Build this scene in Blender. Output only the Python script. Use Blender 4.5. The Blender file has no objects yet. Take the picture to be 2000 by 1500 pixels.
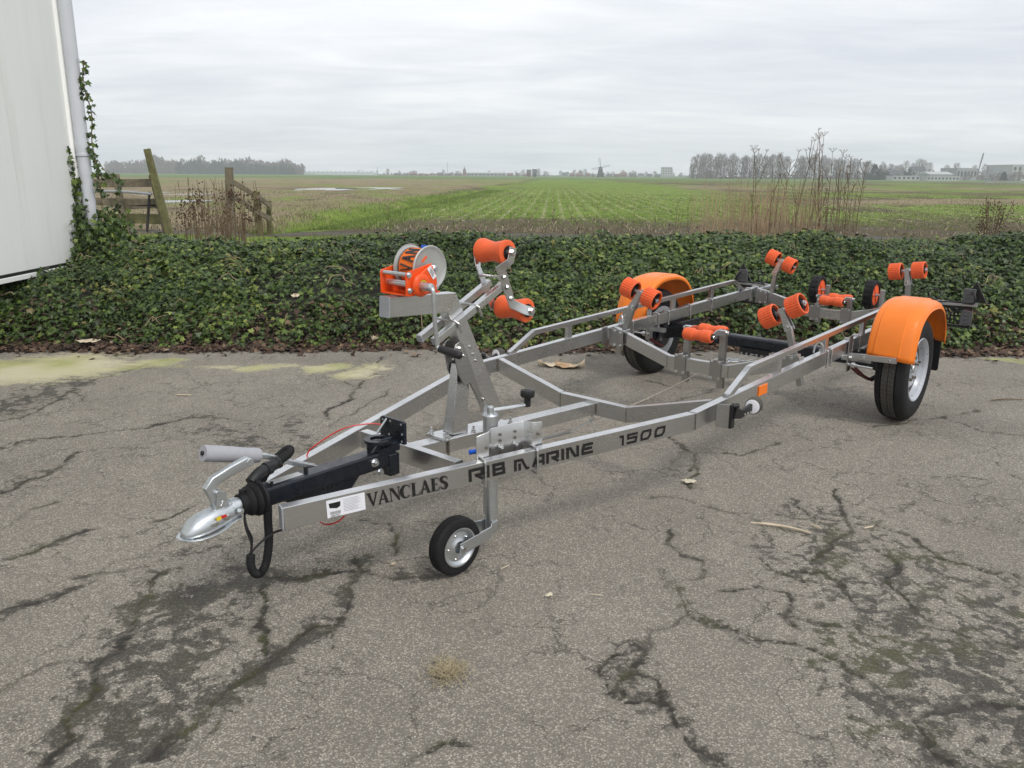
import bpy, math, random
import numpy as np
from mathutils import Vector, Matrix

random.seed(7); RNG = np.random.default_rng(7)
scene = bpy.context.scene
COL = scene.collection
PI = math.pi

# ------------------------------------------------------------------ camera
CAM_H, FPX, PITCH, ROLL = 1.5, 1575.0, 0.2540, 0.0071
_F = Vector((0, math.cos(PITCH), -math.sin(PITCH)))
_R0 = Vector((1, 0, 0)); _U0 = _R0.cross(_F)
_R = _R0*math.cos(ROLL) + _U0*math.sin(ROLL)
_U = -_R0*math.sin(ROLL) + _U0*math.cos(ROLL)
cd = bpy.data.cameras.new('camera'); cam = bpy.data.objects.new('camera', cd); COL.objects.link(cam)
cd.sensor_fit = 'HORIZONTAL'; cd.sensor_width = 36.0; cd.lens = 36.0*FPX/2000.0
cd.clip_start = 0.05; cd.clip_end = 9000
M = Matrix((( _R.x, _U.x, -_F.x, 0), (_R.y, _U.y, -_F.y, 0), (_R.z, _U.z, -_F.z, CAM_H), (0, 0, 0, 1)))
cam.matrix_world = M
scene.camera = cam

# ------------------------------------------------------------------ sky, sun, exposure
SUN_EL, SUN_AZ = math.radians(50), math.radians(145)      # azimuth clockwise from +Y
world = bpy.data.worlds.new('World'); scene.world = world; world.use_nodes = True
wn = world.node_tree.nodes; wl = world.node_tree.links; wn.clear()
def wnode(t, **k):
    n = wn.new(t)
    for a, b in k.items(): setattr(n, a, b)
    return n
w_out = wnode('ShaderNodeOutputWorld'); w_bg = wnode('ShaderNodeBackground')
sky = wnode('ShaderNodeTexSky'); sky.sky_type = 'NISHITA'; sky.sun_disc = False
sky.sun_elevation = SUN_EL; sky.sun_rotation = SUN_AZ; sky.dust_density = 3.0
geo = wnode('ShaderNodeTexCoord'); sep = wnode('ShaderNodeSeparateXYZ')
wl.new(geo.outputs['Generated'], sep.inputs[0])
zc = wnode('ShaderNodeMath', operation='MAXIMUM'); zc.inputs[1].default_value = 0.0; wl.new(sep.outputs['Z'], zc.inputs[0])
za = wnode('ShaderNodeMath', operation='ADD'); za.inputs[1].default_value = 0.10; wl.new(zc.outputs[0], za.inputs[0])
dx = wnode('ShaderNodeMath', operation='DIVIDE'); wl.new(sep.outputs['X'], dx.inputs[0]); wl.new(za.outputs[0], dx.inputs[1])
dy = wnode('ShaderNodeMath', operation='DIVIDE'); wl.new(sep.outputs['Y'], dy.inputs[0]); wl.new(za.outputs[0], dy.inputs[1])
cmb = wnode('ShaderNodeCombineXYZ'); wl.new(dx.outputs[0], cmb.inputs[0]); wl.new(dy.outputs[0], cmb.inputs[1])
def cloud(scale, detail, sx, sy, rough=0.55, dist=0.3):
    mp = wnode('ShaderNodeMapping'); mp.inputs['Scale'].default_value = (sx, sy, 1); mp.inputs['Location'].default_value = (3.1, 1.7, 0)
    wl.new(cmb.outputs[0], mp.inputs[0])
    nz = wnode('ShaderNodeTexNoise'); nz.inputs['Scale'].default_value = scale; nz.inputs['Detail'].default_value = detail
    nz.inputs['Roughness'].default_value = rough; nz.inputs['Distortion'].default_value = dist
    wl.new(mp.outputs[0], nz.inputs['Vector']); return nz
c1 = cloud(0.55, 5, 0.75, 1.1); c2 = cloud(1.7, 6, 0.6, 1.3, 0.6, 0.6)
mx = wnode('ShaderNodeMath', operation='MULTIPLY_ADD'); mx.inputs[1].default_value = 0.62
m2 = wnode('ShaderNodeMath', operation='MULTIPLY'); m2.inputs[1].default_value = 0.38
wl.new(c2.outputs['Fac'], m2.inputs[0]); wl.new(c1.outputs['Fac'], mx.inputs[0]); wl.new(m2.outputs[0], mx.inputs[2])
cr = wnode('ShaderNodeValToRGB'); e = cr.color_ramp.elements
e[0].position = 0.36; e[0].color = (0.640, 0.672, 0.725, 1)
e[1].position = 0.64; e[1].color = (0.900, 0.915, 0.940, 1)
k = cr.color_ramp.elements.new(0.50); k.color = (0.765, 0.790, 0.830, 1)
wl.new(mx.outputs[0], cr.inputs[0])
skm = wnode('ShaderNodeVectorMath', operation='SCALE'); skm.inputs['Scale'].default_value = 0.10
wl.new(sky.outputs[0], skm.inputs[0])
mix = wnode('ShaderNodeMix', data_type='RGBA'); mix.inputs[0].default_value = 0.94
wl.new(skm.outputs[0], mix.inputs[6]); wl.new(cr.outputs[0], mix.inputs[7])
wl.new(mix.outputs[2], w_bg.inputs['Color']); w_bg.inputs['Strength'].default_value = 1.0
wl.new(w_bg.outputs[0], w_out.inputs['Surface'])

sd = bpy.data.lights.new('sun', 'SUN'); sd.energy = 1.5; sd.angle = math.radians(14); sd.color = (1.0, 0.96, 0.90)
sun = bpy.data.objects.new('sun', sd); COL.objects.link(sun)
_sd = Vector((math.sin(SUN_AZ)*math.cos(SUN_EL), math.cos(SUN_AZ)*math.cos(SUN_EL), math.sin(SUN_EL)))
sun.rotation_euler = _sd.to_track_quat('Z', 'Y').to_euler(); sun.location = (0, -5, 12)
vs = scene.view_settings; vs.view_transform = 'Standard'; vs.look = 'None'; vs.gamma = 1.0; vs.use_curve_mapping = False
vs.exposure = 0.30
scene.cycles.use_denoising = True
try: scene.cycles.denoiser = 'OPENIMAGEDENOISE'
except Exception: pass
scene.cycles.max_bounces = 7; scene.cycles.diffuse_bounces = 3; scene.cycles.glossy_bounces = 4
scene.cycles.volume_bounces = 1; scene.cycles.transparent_max_bounces = 6

# ------------------------------------------------------------------ place on the ground plane from the survey
def gp(x, y, z=0.0):
    d = _F + _R*((x-1000)/FPX) - _U*((y-750)/FPX)
    t = (z-CAM_H)/d.z
    return (d.x*t, d.y*t)
def gy(x, y, Y):
    d = _F + _R*((x-1000)/FPX) - _U*((y-750)/FPX)
    t = Y/d.y
    return Vector((d.x*t, Y, CAM_H+d.z*t))

# ------------------------------------------------------------------ materials
MAT = {}
class NT:
    def __init__(s, name):
        s.m = bpy.data.materials.new(name); s.m.use_nodes = True
        s.n = s.m.node_tree.nodes; s.l = s.m.node_tree.links
        s.b = s.n['Principled BSDF']; MAT[name] = s.m
    def new(s, t, **k):
        n = s.n.new(t)
        for a, b in k.items():
            if a in n.inputs: n.inputs[a].default_value = b
            else: setattr(n, a, b)
        return n
    def link(s, a, b): s.l.new(a, b)
    def coord(s, which='Object', scale=(1, 1, 1), loc=(0, 0, 0)):
        tc = s.new('ShaderNodeTexCoord'); mp = s.new('ShaderNodeMapping')
        mp.inputs['Scale'].default_value = scale; mp.inputs['Location'].default_value = loc
        s.link(tc.outputs[which], mp.inputs[0]); return mp.outputs[0]
    def noise(s, vec, scale, detail=3, rough=0.5, dist=0.0):
        n = s.new('ShaderNodeTexNoise'); n.inputs['Scale'].default_value = scale; n.inputs['Detail'].default_value = detail
        n.inputs['Roughness'].default_value = rough; n.inputs['Distortion'].default_value = dist
        s.link(vec, n.inputs['Vector']); return n.outputs['Fac']
    def ramp(s, fac, stops):
        r = s.new('ShaderNodeValToRGB'); el = r.color_ramp.elements
        while len(el) < len(stops): el.new(0.5)
        for q, (p, c) in zip(el, stops):
            q.position = p; q.color = (c, c, c, 1) if not hasattr(c, '__len__') else (*c, 1)
        s.link(fac, r.inputs[0]); return r.outputs[0]
    def math(s, op, a, b=None, c=None, clamp=False):
        n = s.new('ShaderNodeMath', operation=op); n.use_clamp = clamp
        for i, q in enumerate((a, b, c)):
            if q is None: continue
            if isinstance(q, (int, float)): n.inputs[i].default_value = q
            else: s.link(q, n.inputs[i])
        return n.outputs[0]
    def mixc(s, fac, a, b, mode='MIX'):
        n = s.new('ShaderNodeMix', data_type='RGBA'); n.blend_type = mode
        for i, q in ((0, fac), (6, a), (7, b)):
            if isinstance(q, (int, float)): n.inputs[i].default_value = q
            elif isinstance(q, tuple): n.inputs[i].default_value = (*q, 1)
            else: s.link(q, n.inputs[i])
        return n.outputs[2]
    def attr(s, name):
        n = s.new('ShaderNodeAttribute'); n.attribute_name = name; return n.outputs['Fac']
    def bump(s, h, strength=0.3, dist=0.01):
        n = s.new('ShaderNodeBump'); n.inputs['Strength'].default_value = strength; n.inputs['Distance'].default_value = dist
        s.link(h, n.inputs['Height']); s.link(n.outputs[0], s.b.inputs['Normal'])
    def set(s, **k):
        for a, v in k.items():
            i = s.b.inputs[a.replace('_', ' ')]
            if hasattr(v, 'is_output') or isinstance(v, bpy.types.NodeSocket): s.link(v, i)
            elif isinstance(v, tuple): i.default_value = (*v, 1)
            else: i.default_value = v

def simple(name, col, rough=0.5, metal=0.0, var=0.12, scale=8.0, bump=0.0, bscale=60.0, spec=0.5, dirt=0.0):
    t = NT(name); v = t.coord()
    n = t.noise(v, scale, 4, 0.6)
    lo = tuple(max(c*(1-var), 0) for c in col); hi = tuple(min(c*(1+var), 1) for c in col)
    c = t.ramp(n, [(0.3, lo), (0.7, hi)])
    if dirt > 0:
        d = t.ramp(t.noise(v, scale*3.1, 6, 0.7), [(0.52, 0.0), (0.75, dirt)])
        c = t.mixc(d, c, (0.10, 0.085, 0.065))
    r = t.ramp(t.noise(v, scale*2.3, 5), [(0.3, max(rough-0.08, 0.02)), (0.7, min(rough+0.08, 1))])
    t.set(Base_Color=c, Roughness=r, Metallic=metal, Specular_IOR_Level=spec)
    if bump > 0: t.bump(t.noise(v, bscale, 4, 0.6), bump, 0.003)
    return t.m

def stainless(name, col, rough):
    t = NT(name)
    v = t.coord('Object', (1, 1, 1)); s1 = t.coord('Object', (14, 14, 420))
    str_ = t.noise(s1, 1.0, 3, 0.6); blot = t.noise(v, 5.0, 4, 0.6)
    c = t.mixc(t.ramp(str_, [(0.3, 0.0), (0.7, 1.0)]), tuple(x*0.88 for x in col), tuple(min(1, x*1.08) for x in col))
    c = t.mixc(t.ramp(blot, [(0.42, 0.0), (0.72, 0.45)]), c, tuple(x*0.70 for x in col))
    r = t.math('ADD', t.ramp(blot, [(0.3, rough-0.06), (0.75, rough+0.08)]), t.math('MULTIPLY', str_, 0.06))
    t.set(Base_Color=c, Roughness=r, Metallic=1.0)
    t.bump(str_, 0.05, 0.0006)
    return t.m
stainless('stainless', (0.67, 0.672, 0.675), 0.26)
stainless('stainless_dull', (0.45, 0.445, 0.435), 0.34)
stainless('zinc', (0.64, 0.67, 0.69), 0.36)
simple('bolt', (0.62, 0.62, 0.62), 0.28, 1.0, 0.1, 40)
simple('weld', (0.20, 0.18, 0.15), 0.45, 0.8, 0.4, 60, 0.6, 300)
simple('navy', (0.007, 0.010, 0.016), 0.30, 0.0, 0.25, 12, 0.03, 80, dirt=0.05)
simple('rubber', (0.011, 0.011, 0.012), 0.66, 0.0, 0.25, 20, 0.05, 150, 0.28, dirt=0.04)
simple('rubber_grey', (0.075, 0.070, 0.060), 0.80, 0.0, 0.2, 20, 0.05, 150, 0.3, dirt=0.2)
simple('black_plastic', (0.010, 0.010, 0.011), 0.40, 0.0, 0.2, 20, 0.02, 100)
simple('grey_plastic', (0.085, 0.085, 0.090), 0.5, 0.0, 0.15, 20)
simple('cap_grey', (0.30, 0.31, 0.33), 0.5, 0.0, 0.1, 20)
simple('guard_orange', (0.86, 0.205, 0.012), 0.38, 0.0, 0.05, 5, 0.04, 350, 0.5, dirt=0.07)
simple('roller_orange', (0.80, 0.125, 0.034), 0.50, 0.0, 0.08, 14, 0.04, 120, 0.4)
simple('winch_orange', (0.80, 0.085, 0.010), 0.33, 0.0, 0.05, 10, 0.02, 90)
simple('strap_orange', (0.86, 0.17, 0.015), 0.75, 0.0, 0.06, 30, 0.2, 600)
simple('amber', (0.90, 0.19, 0.005), 0.16, 0.0, 0.04, 30, 0.1, 500, 0.7)
simple('wheel_silver', (0.46, 0.48, 0.52), 0.32, 0.35, 0.05, 12, 0.02, 60)
simple('drum_grey', (0.48, 0.49, 0.48), 0.36, 0.45, 0.06, 15, 0.02, 60)
simple('foam_grey', (0.36, 0.36, 0.39), 0.85, 0.0, 0.05, 40, 0.15, 400)
simple('lens_white', (0.85, 0.84, 0.88), 0.18, 0.0, 0.03, 30)
simple('paper', (0.78, 0.79, 0.83), 0.55, 0.0, 0.03, 20)
simple('ink', (0.010, 0.010, 0.010), 0.45, 0.0, 0.1, 20)
simple('cream_flake', (0.66, 0.60, 0.46), 0.8, 0.0, 0.1, 20, 0.2, 80)
simple('ink_grey', (0.28, 0.28, 0.32), 0.6, 0.0, 0.1, 20)
simple('red_cable', (0.55, 0.02, 0.02), 0.40, 0.0, 0.1, 20)
simple('blue_plastic', (0.01, 0.11, 0.62), 0.40, 0.0, 0.1, 20)
simple('yellow_sticker', (0.75, 0.55, 0.03), 0.40, 0.0, 0.1, 20)
simple('strap_maroon', (0.10, 0.010, 0.012), 0.6, 0.0, 0.15, 30)
simple('steel_wire', (0.42, 0.37, 0.31), 0.5, 0.6, 0.2, 30)
simple('dead_leaf', (0.42, 0.27, 0.15), 0.75, 0.0, 0.28, 14, 0.2, 60)
simple('dead_leaf_pale', (0.56, 0.47, 0.34), 0.75, 0.0, 0.2, 14, 0.2, 60)
simple('brick_chip', (0.45, 0.16, 0.10), 0.8, 0.0, 0.2, 14, 0.2, 60)
simple('old_wood', (0.165, 0.140, 0.095), 0.85, 0.0, 0.40, 6, 0.6, 40)
simple('mossy_wood', (0.135, 0.128, 0.050), 0.85, 0.0, 0.40, 5, 0.6, 40)
simple('dry_stem', (0.165, 0.120, 0.078), 0.9, 0.0, 0.3, 3, spec=0.1)
simple('dry_stem_pale', (0.38, 0.285, 0.185), 0.9, 0.0, 0.3, 3, spec=0.1)
simple('dry_seed', (0.085, 0.050, 0.034), 0.9, 0.0, 0.3, 6, spec=0.1)
simple('bark_far', (0.135, 0.112, 0.100), 0.9, 0.0, 0.3, 0.3)
simple('evergreen_far', (0.022, 0.034, 0.020), 0.9, 0.0, 0.4, 0.3)
simple('house_brick', (0.19, 0.085, 0.055), 0.85, 0.0, 0.25, 0.5)
simple('house_dark', (0.045, 0.042, 0.042), 0.8, 0.0, 0.25, 0.5)
simple('house_white', (0.42, 0.43, 0.43), 0.7, 0.0, 0.08, 0.5)
simple('house_grey', (0.30, 0.31, 0.32), 0.8, 0.0, 0.15, 0.5)
simple('roof_tile', (0.16, 0.065, 0.045), 0.8, 0.0, 0.2, 0.5)
simple('roof_slate', (0.065, 0.068, 0.075), 0.7, 0.0, 0.2, 0.5)
simple('far_glass', (0.030, 0.038, 0.045), 0.15, 0.0, 0.1, 0.5)
simple('greenhouse_glass', (0.55, 0.60, 0.62), 0.25, 0.0, 0.1, 0.5)

# ------------------------------------------------------------------ mesh helpers
def rr(w, h, r=0.004, n=3):
    out = []
    for cx, cy, a0 in ((w/2-r, h/2-r, 0), (-w/2+r, h/2-r, 90), (-w/2+r, -h/2+r, 180), (w/2-r, -h/2+r, 270)):
        for i in range(n):
            a = math.radians(a0 + 90*i/(n-1)); out.append((cx+r*math.cos(a), cy+r*math.sin(a)))
    return out
def circ(r, n): return [(r*math.cos(2*PI*i/n), r*math.sin(2*PI*i/n)) for i in range(n)]
def V3(p): return Vector(p)
def smooth_path(pts, sub=6):
    P = [Vector(p) for p in pts]; out = []
    for i in range(len(P)-1):
        p0 = P[max(i-1, 0)]; p1 = P[i]; p2 = P[i+1]; p3 = P[min(i+2, len(P)-1)]
        for j in range(sub):
            t = j/sub
            out.append(0.5*((2*p1) + (p2-p0)*t + (2*p0-5*p1+4*p2-p3)*t*t + (-p0+3*p1-3*p2+p3)*t**3))
    out.append(P[-1]); return out

class MB:
    def __init__(s): s.v = []; s.f = []; s.marks = []
    def mark(s): s.marks.append((len(s.v), len(s.f))); return s
    def add(s, v, f):
        o = len(s.v); s.v += [tuple(p) for p in v]; s.f += [tuple(i+o for i in q) for q in f]; return s
    def box(s, c, size, R=None):
        x, y, z = (d/2 for d in size); c = Vector(c)
        P = [Vector((i*x, j*y, k*z)) for i in (-1, 1) for j in (-1, 1) for k in (-1, 1)]
        if R is not None: P = [R @ p for p in P]
        return s.add([c+p for p in P], [(0, 1, 3, 2), (4, 6, 7, 5), (0, 4, 5, 1), (2, 3, 7, 6), (0, 2, 6, 4), (1, 5, 7, 3)])
    def sweep(s, path, prof, up=(0, 0, 1), closed=False, cap=True, scales=None):
        P = [Vector(p) for p in path]; n = len(P); m = len(prof); up = Vector(up); rings = []
        T = [(P[(i+1) % n]-P[i]).normalized() for i in range(n if closed else n-1)]
        for i in range(n):
            if closed: ti, to = T[i-1], T[i]
            else: ti = T[max(i-1, 0)]; to = T[min(i, n-2)]
            tb = (ti+to)
            tb = tb.normalized() if tb.length > 1e-6 else to
            side = ti.cross(up)
            if side.length < 1e-5: side = ti.cross(Vector((0.3, 1, 0.2)))
            side.normalize(); uv = side.cross(ti).normalized()
            k = 1.0 if scales is None else scales[i]
            ring = []
            for a, b in prof:
                q = side*a*k + uv*b*k
                d = ti.dot(tb)
                q = q - ti*(q.dot(tb)/d if abs(d) > 0.2 else 0)
                ring.append(P[i]+q)
            rings.append(ring)
        v = [p for r in rings for p in r]; f = []
        for i in range(n if closed else n-1):
            a = i*m; b = ((i+1) % n)*m
            for j in range(m):
                j2 = (j+1) % m; f.append((a+j, a+j2, b+j2, b+j))
        if cap and not closed: f.append(tuple(range(m-1, -1, -1))); f.append(tuple((n-1)*m+j for j in range(m)))
        return s.add(v, f)
    def bar(s, p0, p1, w, h, up=(0, 0, 1), r=0.003): return s.sweep([p0, p1], rr(w, h, min(r, w*.3, h*.3)), up)
    def tube(s, path, r, n=8, sub=0, scales=None, cap=True, closed=False):
        P = smooth_path(path, sub) if sub else [Vector(p) for p in path]
        N = len(P); T = []
        for i in range(N):
            if closed: T.append((P[(i+1) % N]-P[i-1]).normalized())
            else: T.append((P[min(i+1, N-1)]-P[max(i-1, 0)]).normalized())
        a = T[0].cross(Vector((0.13, 0.21, 1)));
        if a.length < 1e-4: a = T[0].cross(Vector((1, 0, 0)))
        a.normalize(); v = []
        for i in range(N):
            a = (a - T[i]*a.dot(T[i])).normalized(); b = T[i].cross(a)
            k = r if scales is None else r*scales[i*(len(scales)-1)//max(N-1, 1)]
            for j in range(n):
                t = 2*PI*j/n; v.append(P[i]+a*k*math.cos(t)+b*k*math.sin(t))
        f = []
        for i in range(N if closed else N-1):
            i2 = (i+1) % N
            for j in range(n):
                j2 = (j+1) % n; f.append((i*n+j, i*n+j2, i2*n+j2, i2*n+j))
        if cap and not closed: f.append(tuple(range(n-1, -1, -1))); f.append(tuple((N-1)*n+j for j in range(n)))
        return s.add(v, f)
    def cyl(s, p0, p1, r, n=16, r1=None):
        return s.lathe(p0, Vector(p1)-Vector(p0), [(r, 0), (r if r1 is None else r1, (Vector(p1)-Vector(p0)).length)], n)
    def lathe(s, o, axis, prof, n=24, closed=False, ref=None):
        o = Vector(o); ax = Vector(axis).normalized()
        a = ax.cross(Vector(ref) if ref else Vector((0.12, 0.3, 1)))
        if a.length < 1e-3: a = ax.cross(Vector((1, 0, 0)))
        a.normalize(); b = ax.cross(a); v = []; m = len(prof)
        for (r, h) in prof:
            for j in range(n):
                t = 2*PI*j/n; v.append(o+ax*h+(a*math.cos(t)+b*math.sin(t))*r)
        f = []
        for i in range(m if closed else m-1):
            i2 = (i+1) % m
            for j in range(n):
                j2 = (j+1) % n; f.append((i*n+j, i*n+j2, i2*n+j2, i2*n+j))
        if not closed:
            if prof[0][0] > 1e-6: f.append(tuple(range(n-1, -1, -1)))
            if prof[-1][0] > 1e-6: f.append(tuple((m-1)*n+j for j in range(n)))
        return s.add(v, f)
    def plate(s, poly, o, ex, ey, th):
        """polygon in the plane (o, ex, ey), thickness th centred on the plane"""
        o, ex, ey = Vector(o), Vector(ex).normalized(), Vector(ey).normalized(); nz = ex.cross(ey).normalized(); m = len(poly)
        v = [o+ex*a+ey*b-nz*th/2 for a, b in poly]+[o+ex*a+ey*b+nz*th/2 for a, b in poly]
        f = [tuple(range(m-1, -1, -1)), tuple(range(m, 2*m))]
        for i in range(m): j = (i+1) % m; f.append((i, j, m+j, m+i))
        return s.add(v, f)
    def hexbolt(s, p, axis, r=0.009, h=0.008, thread=0.0):
        ax = Vector(axis).normalized(); p = Vector(p); s.mark()
        s.lathe(p-ax*0.001, ax, [(r*1.45, 0), (r*1.45, 0.003)], 12)
        s.lathe(p+ax*0.002, ax, [(r, 0), (r, h*0.8), (r*0.85, h)], 6)
        if thread: s.lathe(p+ax*h, ax, [(r*0.55, 0), (r*0.55, thread)], 8)
        return s
    def mesh(s, name, smooth=35):
        me = bpy.data.meshes.new(name); me.from_pydata(s.v, [], s.f); me.update()
        if smooth:
            me.polygons.foreach_set('use_smooth', [True]*len(me.polygons))
            me.set_sharp_from_angle(angle=math.radians(smooth))
        return me
    def build(s, name, mat, parent=None, bevel=0.0, smooth=35, label=None):
        me = s.mesh(name, smooth); me.materials.append(MAT[mat])
        import bmesh
        bm = bmesh.new(); bm.from_mesh(me); bmesh.ops.recalc_face_normals(bm, faces=bm.faces); bm.to_mesh(me); bm.free()
        o = bpy.data.objects.new(name, me); COL.objects.link(o)
        if parent: o.parent = parent
        if bevel:
            b = o.modifiers.new('bevel', 'BEVEL'); b.width = bevel; b.segments = 2; b.limit_method = 'ANGLE'; b.angle_limit = math.radians(40)
            b.harden_normals = False
        if smooth and smooth < 90:
            wnm = o.modifiers.new('wn', 'WEIGHTED_NORMAL'); wnm.keep_sharp = True; wnm.weight = 60
        if label: o['label'] = label
        return o

def tag(o, label, cat, group=None, kind=None):
    if label: o['label'] = label
    if cat: o['category'] = cat
    if group: o['group'] = group
    if kind: o['kind'] = kind
    return o
def empty(name, loc=(0, 0, 0), rz=0.0, parent=None):
    o = bpy.data.objects.new(name, None); COL.objects.link(o); o.location = loc; o.rotation_euler = (0, 0, rz)
    o.empty_display_size = 0.2
    if parent: o.parent = parent
    return o
def np_mesh(name, verts, faces_flat, k, mat, attrs=None, smooth=False, parent=None):
    """verts (n,3) array, faces_flat flat index array, all faces with k corners"""
    me = bpy.data.meshes.new(name); nf = len(faces_flat)//k
    me.vertices.add(len(verts)); me.vertices.foreach_set('co', np.asarray(verts, np.float32).ravel())
    me.loops.add(len(faces_flat)); me.loops.foreach_set('vertex_index', np.asarray(faces_flat, np.int32))
    me.polygons.add(nf); me.polygons.foreach_set('loop_start', np.arange(0, nf*k, k, dtype=np.int32))
    me.update(calc_edges=True)
    if smooth: me.polygons.foreach_set('use_smooth', np.ones(nf, bool))
    for a, arr in (attrs or {}).items():
        at = me.attributes.new(a, 'FLOAT', 'POINT'); at.data.foreach_set('value', np.asarray(arr, np.float32))
    me.materials.append(MAT[mat])
    o = bpy.data.objects.new(name, me); COL.objects.link(o)
    if parent: o.parent = parent
    return o
def _hash(ix, iy, seed):
    h = (ix.astype(np.int64)*374761393 + iy.astype(np.int64)*668265263 + seed*1442695041) & 0x7fffffff
    h = ((h ^ (h >> 13))*1274126177) & 0x7fffffff
    return ((h ^ (h >> 16)) & 0xffff)/65535.0
def vnoise(x, y, seed=0):
    ix = np.floor(x); iy = np.floor(y); fx = x-ix; fy = y-iy; fx = fx*fx*(3-2*fx); fy = fy*fy*(3-2*fy)
    ix = ix.astype(np.int64); iy = iy.astype(np.int64)
    a = _hash(ix, iy, seed); b = _hash(ix+1, iy, seed); c = _hash(ix, iy+1, seed); d = _hash(ix+1, iy+1, seed)
    return (a*(1-fx)+b*fx)*(1-fy)+(c*(1-fx)+d*fx)*fy
def fbm(x, y, seed=0, oct=4):
    s = 0; a = 0.5; t = 0
    for o in range(oct):
        s = s+a*vnoise(x*2**o, y*2**o, seed+o*17); t += a; a *= 0.5
    return s/t
def sstep(a, b, x):
    t = np.clip((x-a)/(b-a), 0, 1); return t*t*(3-2*t)
# ================================================================== THE SETTING
# ---- field material
t = NT('field'); pos = t.new('ShaderNodeNewGeometry').outputs['Position']
def _map(t, vec, sc, loc=(0, 0, 0), rot=(0, 0, 0)):
    m = t.new('ShaderNodeMapping'); m.inputs['Scale'].default_value = sc; m.inputs['Location'].default_value = loc; m.inputs['Rotation'].default_value = rot
    t.link(vec, m.inputs[0]); return m.outputs[0]
n1 = t.noise(pos, 0.9, 7, 0.65); n2 = t.noise(pos, 7.0, 6, 0.7); n3 = t.noise(_map(t, pos, (1, 0.25, 1)), 0.25, 6, 0.6)
soil = t.ramp(n2, [(0.25, (0.038, 0.031, 0.015)), (0.5, (0.100, 0.080, 0.040)), (0.75, (0.19, 0.150, 0.080))])
grass = t.ramp(n1, [(0.3, (0.082, 0.132, 0.014)), (0.5, (0.150, 0.225, 0.024)), (0.72, (0.235, 0.300, 0.050))])
dry = t.ramp(n2, [(0.25, (0.11, 0.085, 0.045)), (0.5, (0.25, 0.20, 0.115)), (0.75, (0.42, 0.35, 0.22))])
ag = t.attr('green'); atn = t.attr('tan'); aw = t.attr('wet')
gm = t.ramp(t.math('ADD', ag, t.math('MULTIPLY', t.math('SUBTRACT', t.math('ADD', t.math('MULTIPLY', n2, .6), t.math('MULTIPLY', n1, .4)), 0.5), 1.3)), [(0.40, 0.0), (0.62, 1.0)])
tm = t.ramp(t.math('ADD', atn, t.math('MULTIPLY', t.math('SUBTRACT', t.math('ADD', t.math('MULTIPLY', n2, .5), t.math('MULTIPLY', n3, .5)), 0.5), 1.5)), [(0.42, 0.0), (0.66, 1.0)])
c = t.mixc(tm, soil, dry); c = t.mixc(gm, c, grass)
# maize rows: pale cut stalks every 0.75 m
row = t.math('FRACT', t.math('MULTIPLY', t.math('SUBTRACT', t.new('ShaderNodeSeparateXYZ').outputs[0], 0), 1/0.75))
sx = [n for n in t.n if n.bl_idname == 'ShaderNodeSeparateXYZ'][0]; t.link(_map(t, pos, (1, 1, 1), (0, 0, 0), (0, 0, 0.048)), sx.inputs[0])
rowm = t.ramp(t.math('ABSOLUTE', t.math('SUBTRACT', row, 0.5)), [(0.02, 1.0), (0.16, 0.0)])
rn = t.ramp(t.noise(_map(t, pos, (1.0, 0.7, 1)), 3.0, 4, 0.7), [(0.46, 0.0), (0.62, 1.0)])
c = t.mixc(t.math('MULTIPLY', t.math('MULTIPLY', rowm, rn), t.attr('rows')), c, (0.46, 0.40, 0.28))
c = t.mixc(t.math('MULTIPLY', aw, 0.75), c, (0.028, 0.022, 0.016))
far = t.ramp(n3, [(0.3, (0.075, 0.135, 0.022)), (0.7, (0.12, 0.19, 0.04))])
c = t.mixc(t.attr('fargreen'), c, far)
t.set(Base_Color=c, Roughness=t.math('SUBTRACT', 0.95, t.math('MULTIPLY', aw, 0.55)), Specular_IOR_Level=0.3)
t.bump(t.math('ADD', n2, t.math('MULTIPLY', n1, 0.6)), 0.9, 0.12)

def grade(lo, hi, step, grow, out):
    a = list(np.arange(lo, hi, step)); s = step
    while a[-1] < out: s *= grow; a.append(a[-1]+s)
    return a
Ys = [-60, -30, -10, 0, 5, 8, 9, 10, 11.5, 13, 14.5, 16] + grade(17, 62, 0.35, 1.045, 4500)
xr = grade(0, 34, 0.35, 1.06, 3500); Xs = sorted(set([-q for q in xr]+xr))
X, Y = np.meshgrid(np.array(Xs), np.array(Ys)); nx, ny = len(Xs), len(Ys)
def ditch_x(Y): return -6.7+(Y-24.0)*(3.7/68.0)
q = X-0.048*Y
dd = X-ditch_x(Y)
Z = -0.05-0.42*np.exp(-(dd/0.75)**2)*sstep(20, 26, Y)*sstep(140, 90, Y)+0.10*(fbm(X*.35, Y*.35, 3)-.5)*sstep(17, 20, Y)
Z += 0.05*(fbm(X*1.6, Y*1.6, 5)-.5)*sstep(19, 21, Y)*sstep(90, 50, Y)
Z += -0.06*np.cos(2*PI*q/0.75)*0.35*sstep(22, 24, Y)*sstep(70, 40, Y)*(dd > 2)
nA = fbm(X*.12, Y*.05, 11); nB = fbm(X*.5, Y*.22, 12)
right = sstep(1.2, 3.0, dd)
green = 0.47+0.30*right*sstep(28, 36, Y)*sstep(19, 10, q)+0.55*np.exp(-((dd-.7)/1.5)**2)*sstep(20, 25, Y)*sstep(150, 70, Y)
green += (nA-.5)*0.75+(nB-.5)*.5
green += 0.30*sstep(16, 20, q)*right*sstep(90, 45, Y)*(nB > .45)
green -= 0.20*np.exp(-((Y-24.0)/2.6)**2)*right
green += 0.75*np.exp(-((Y-19.8)/0.75)**2)*(0.45+nB)                         # grass verge behind the hedge
green -= 0.75*np.exp(-((Y-21.7)/0.65)**2)                              # muddy track
green += -0.10*(1-right)*sstep(-1.5, -3, dd)
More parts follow.
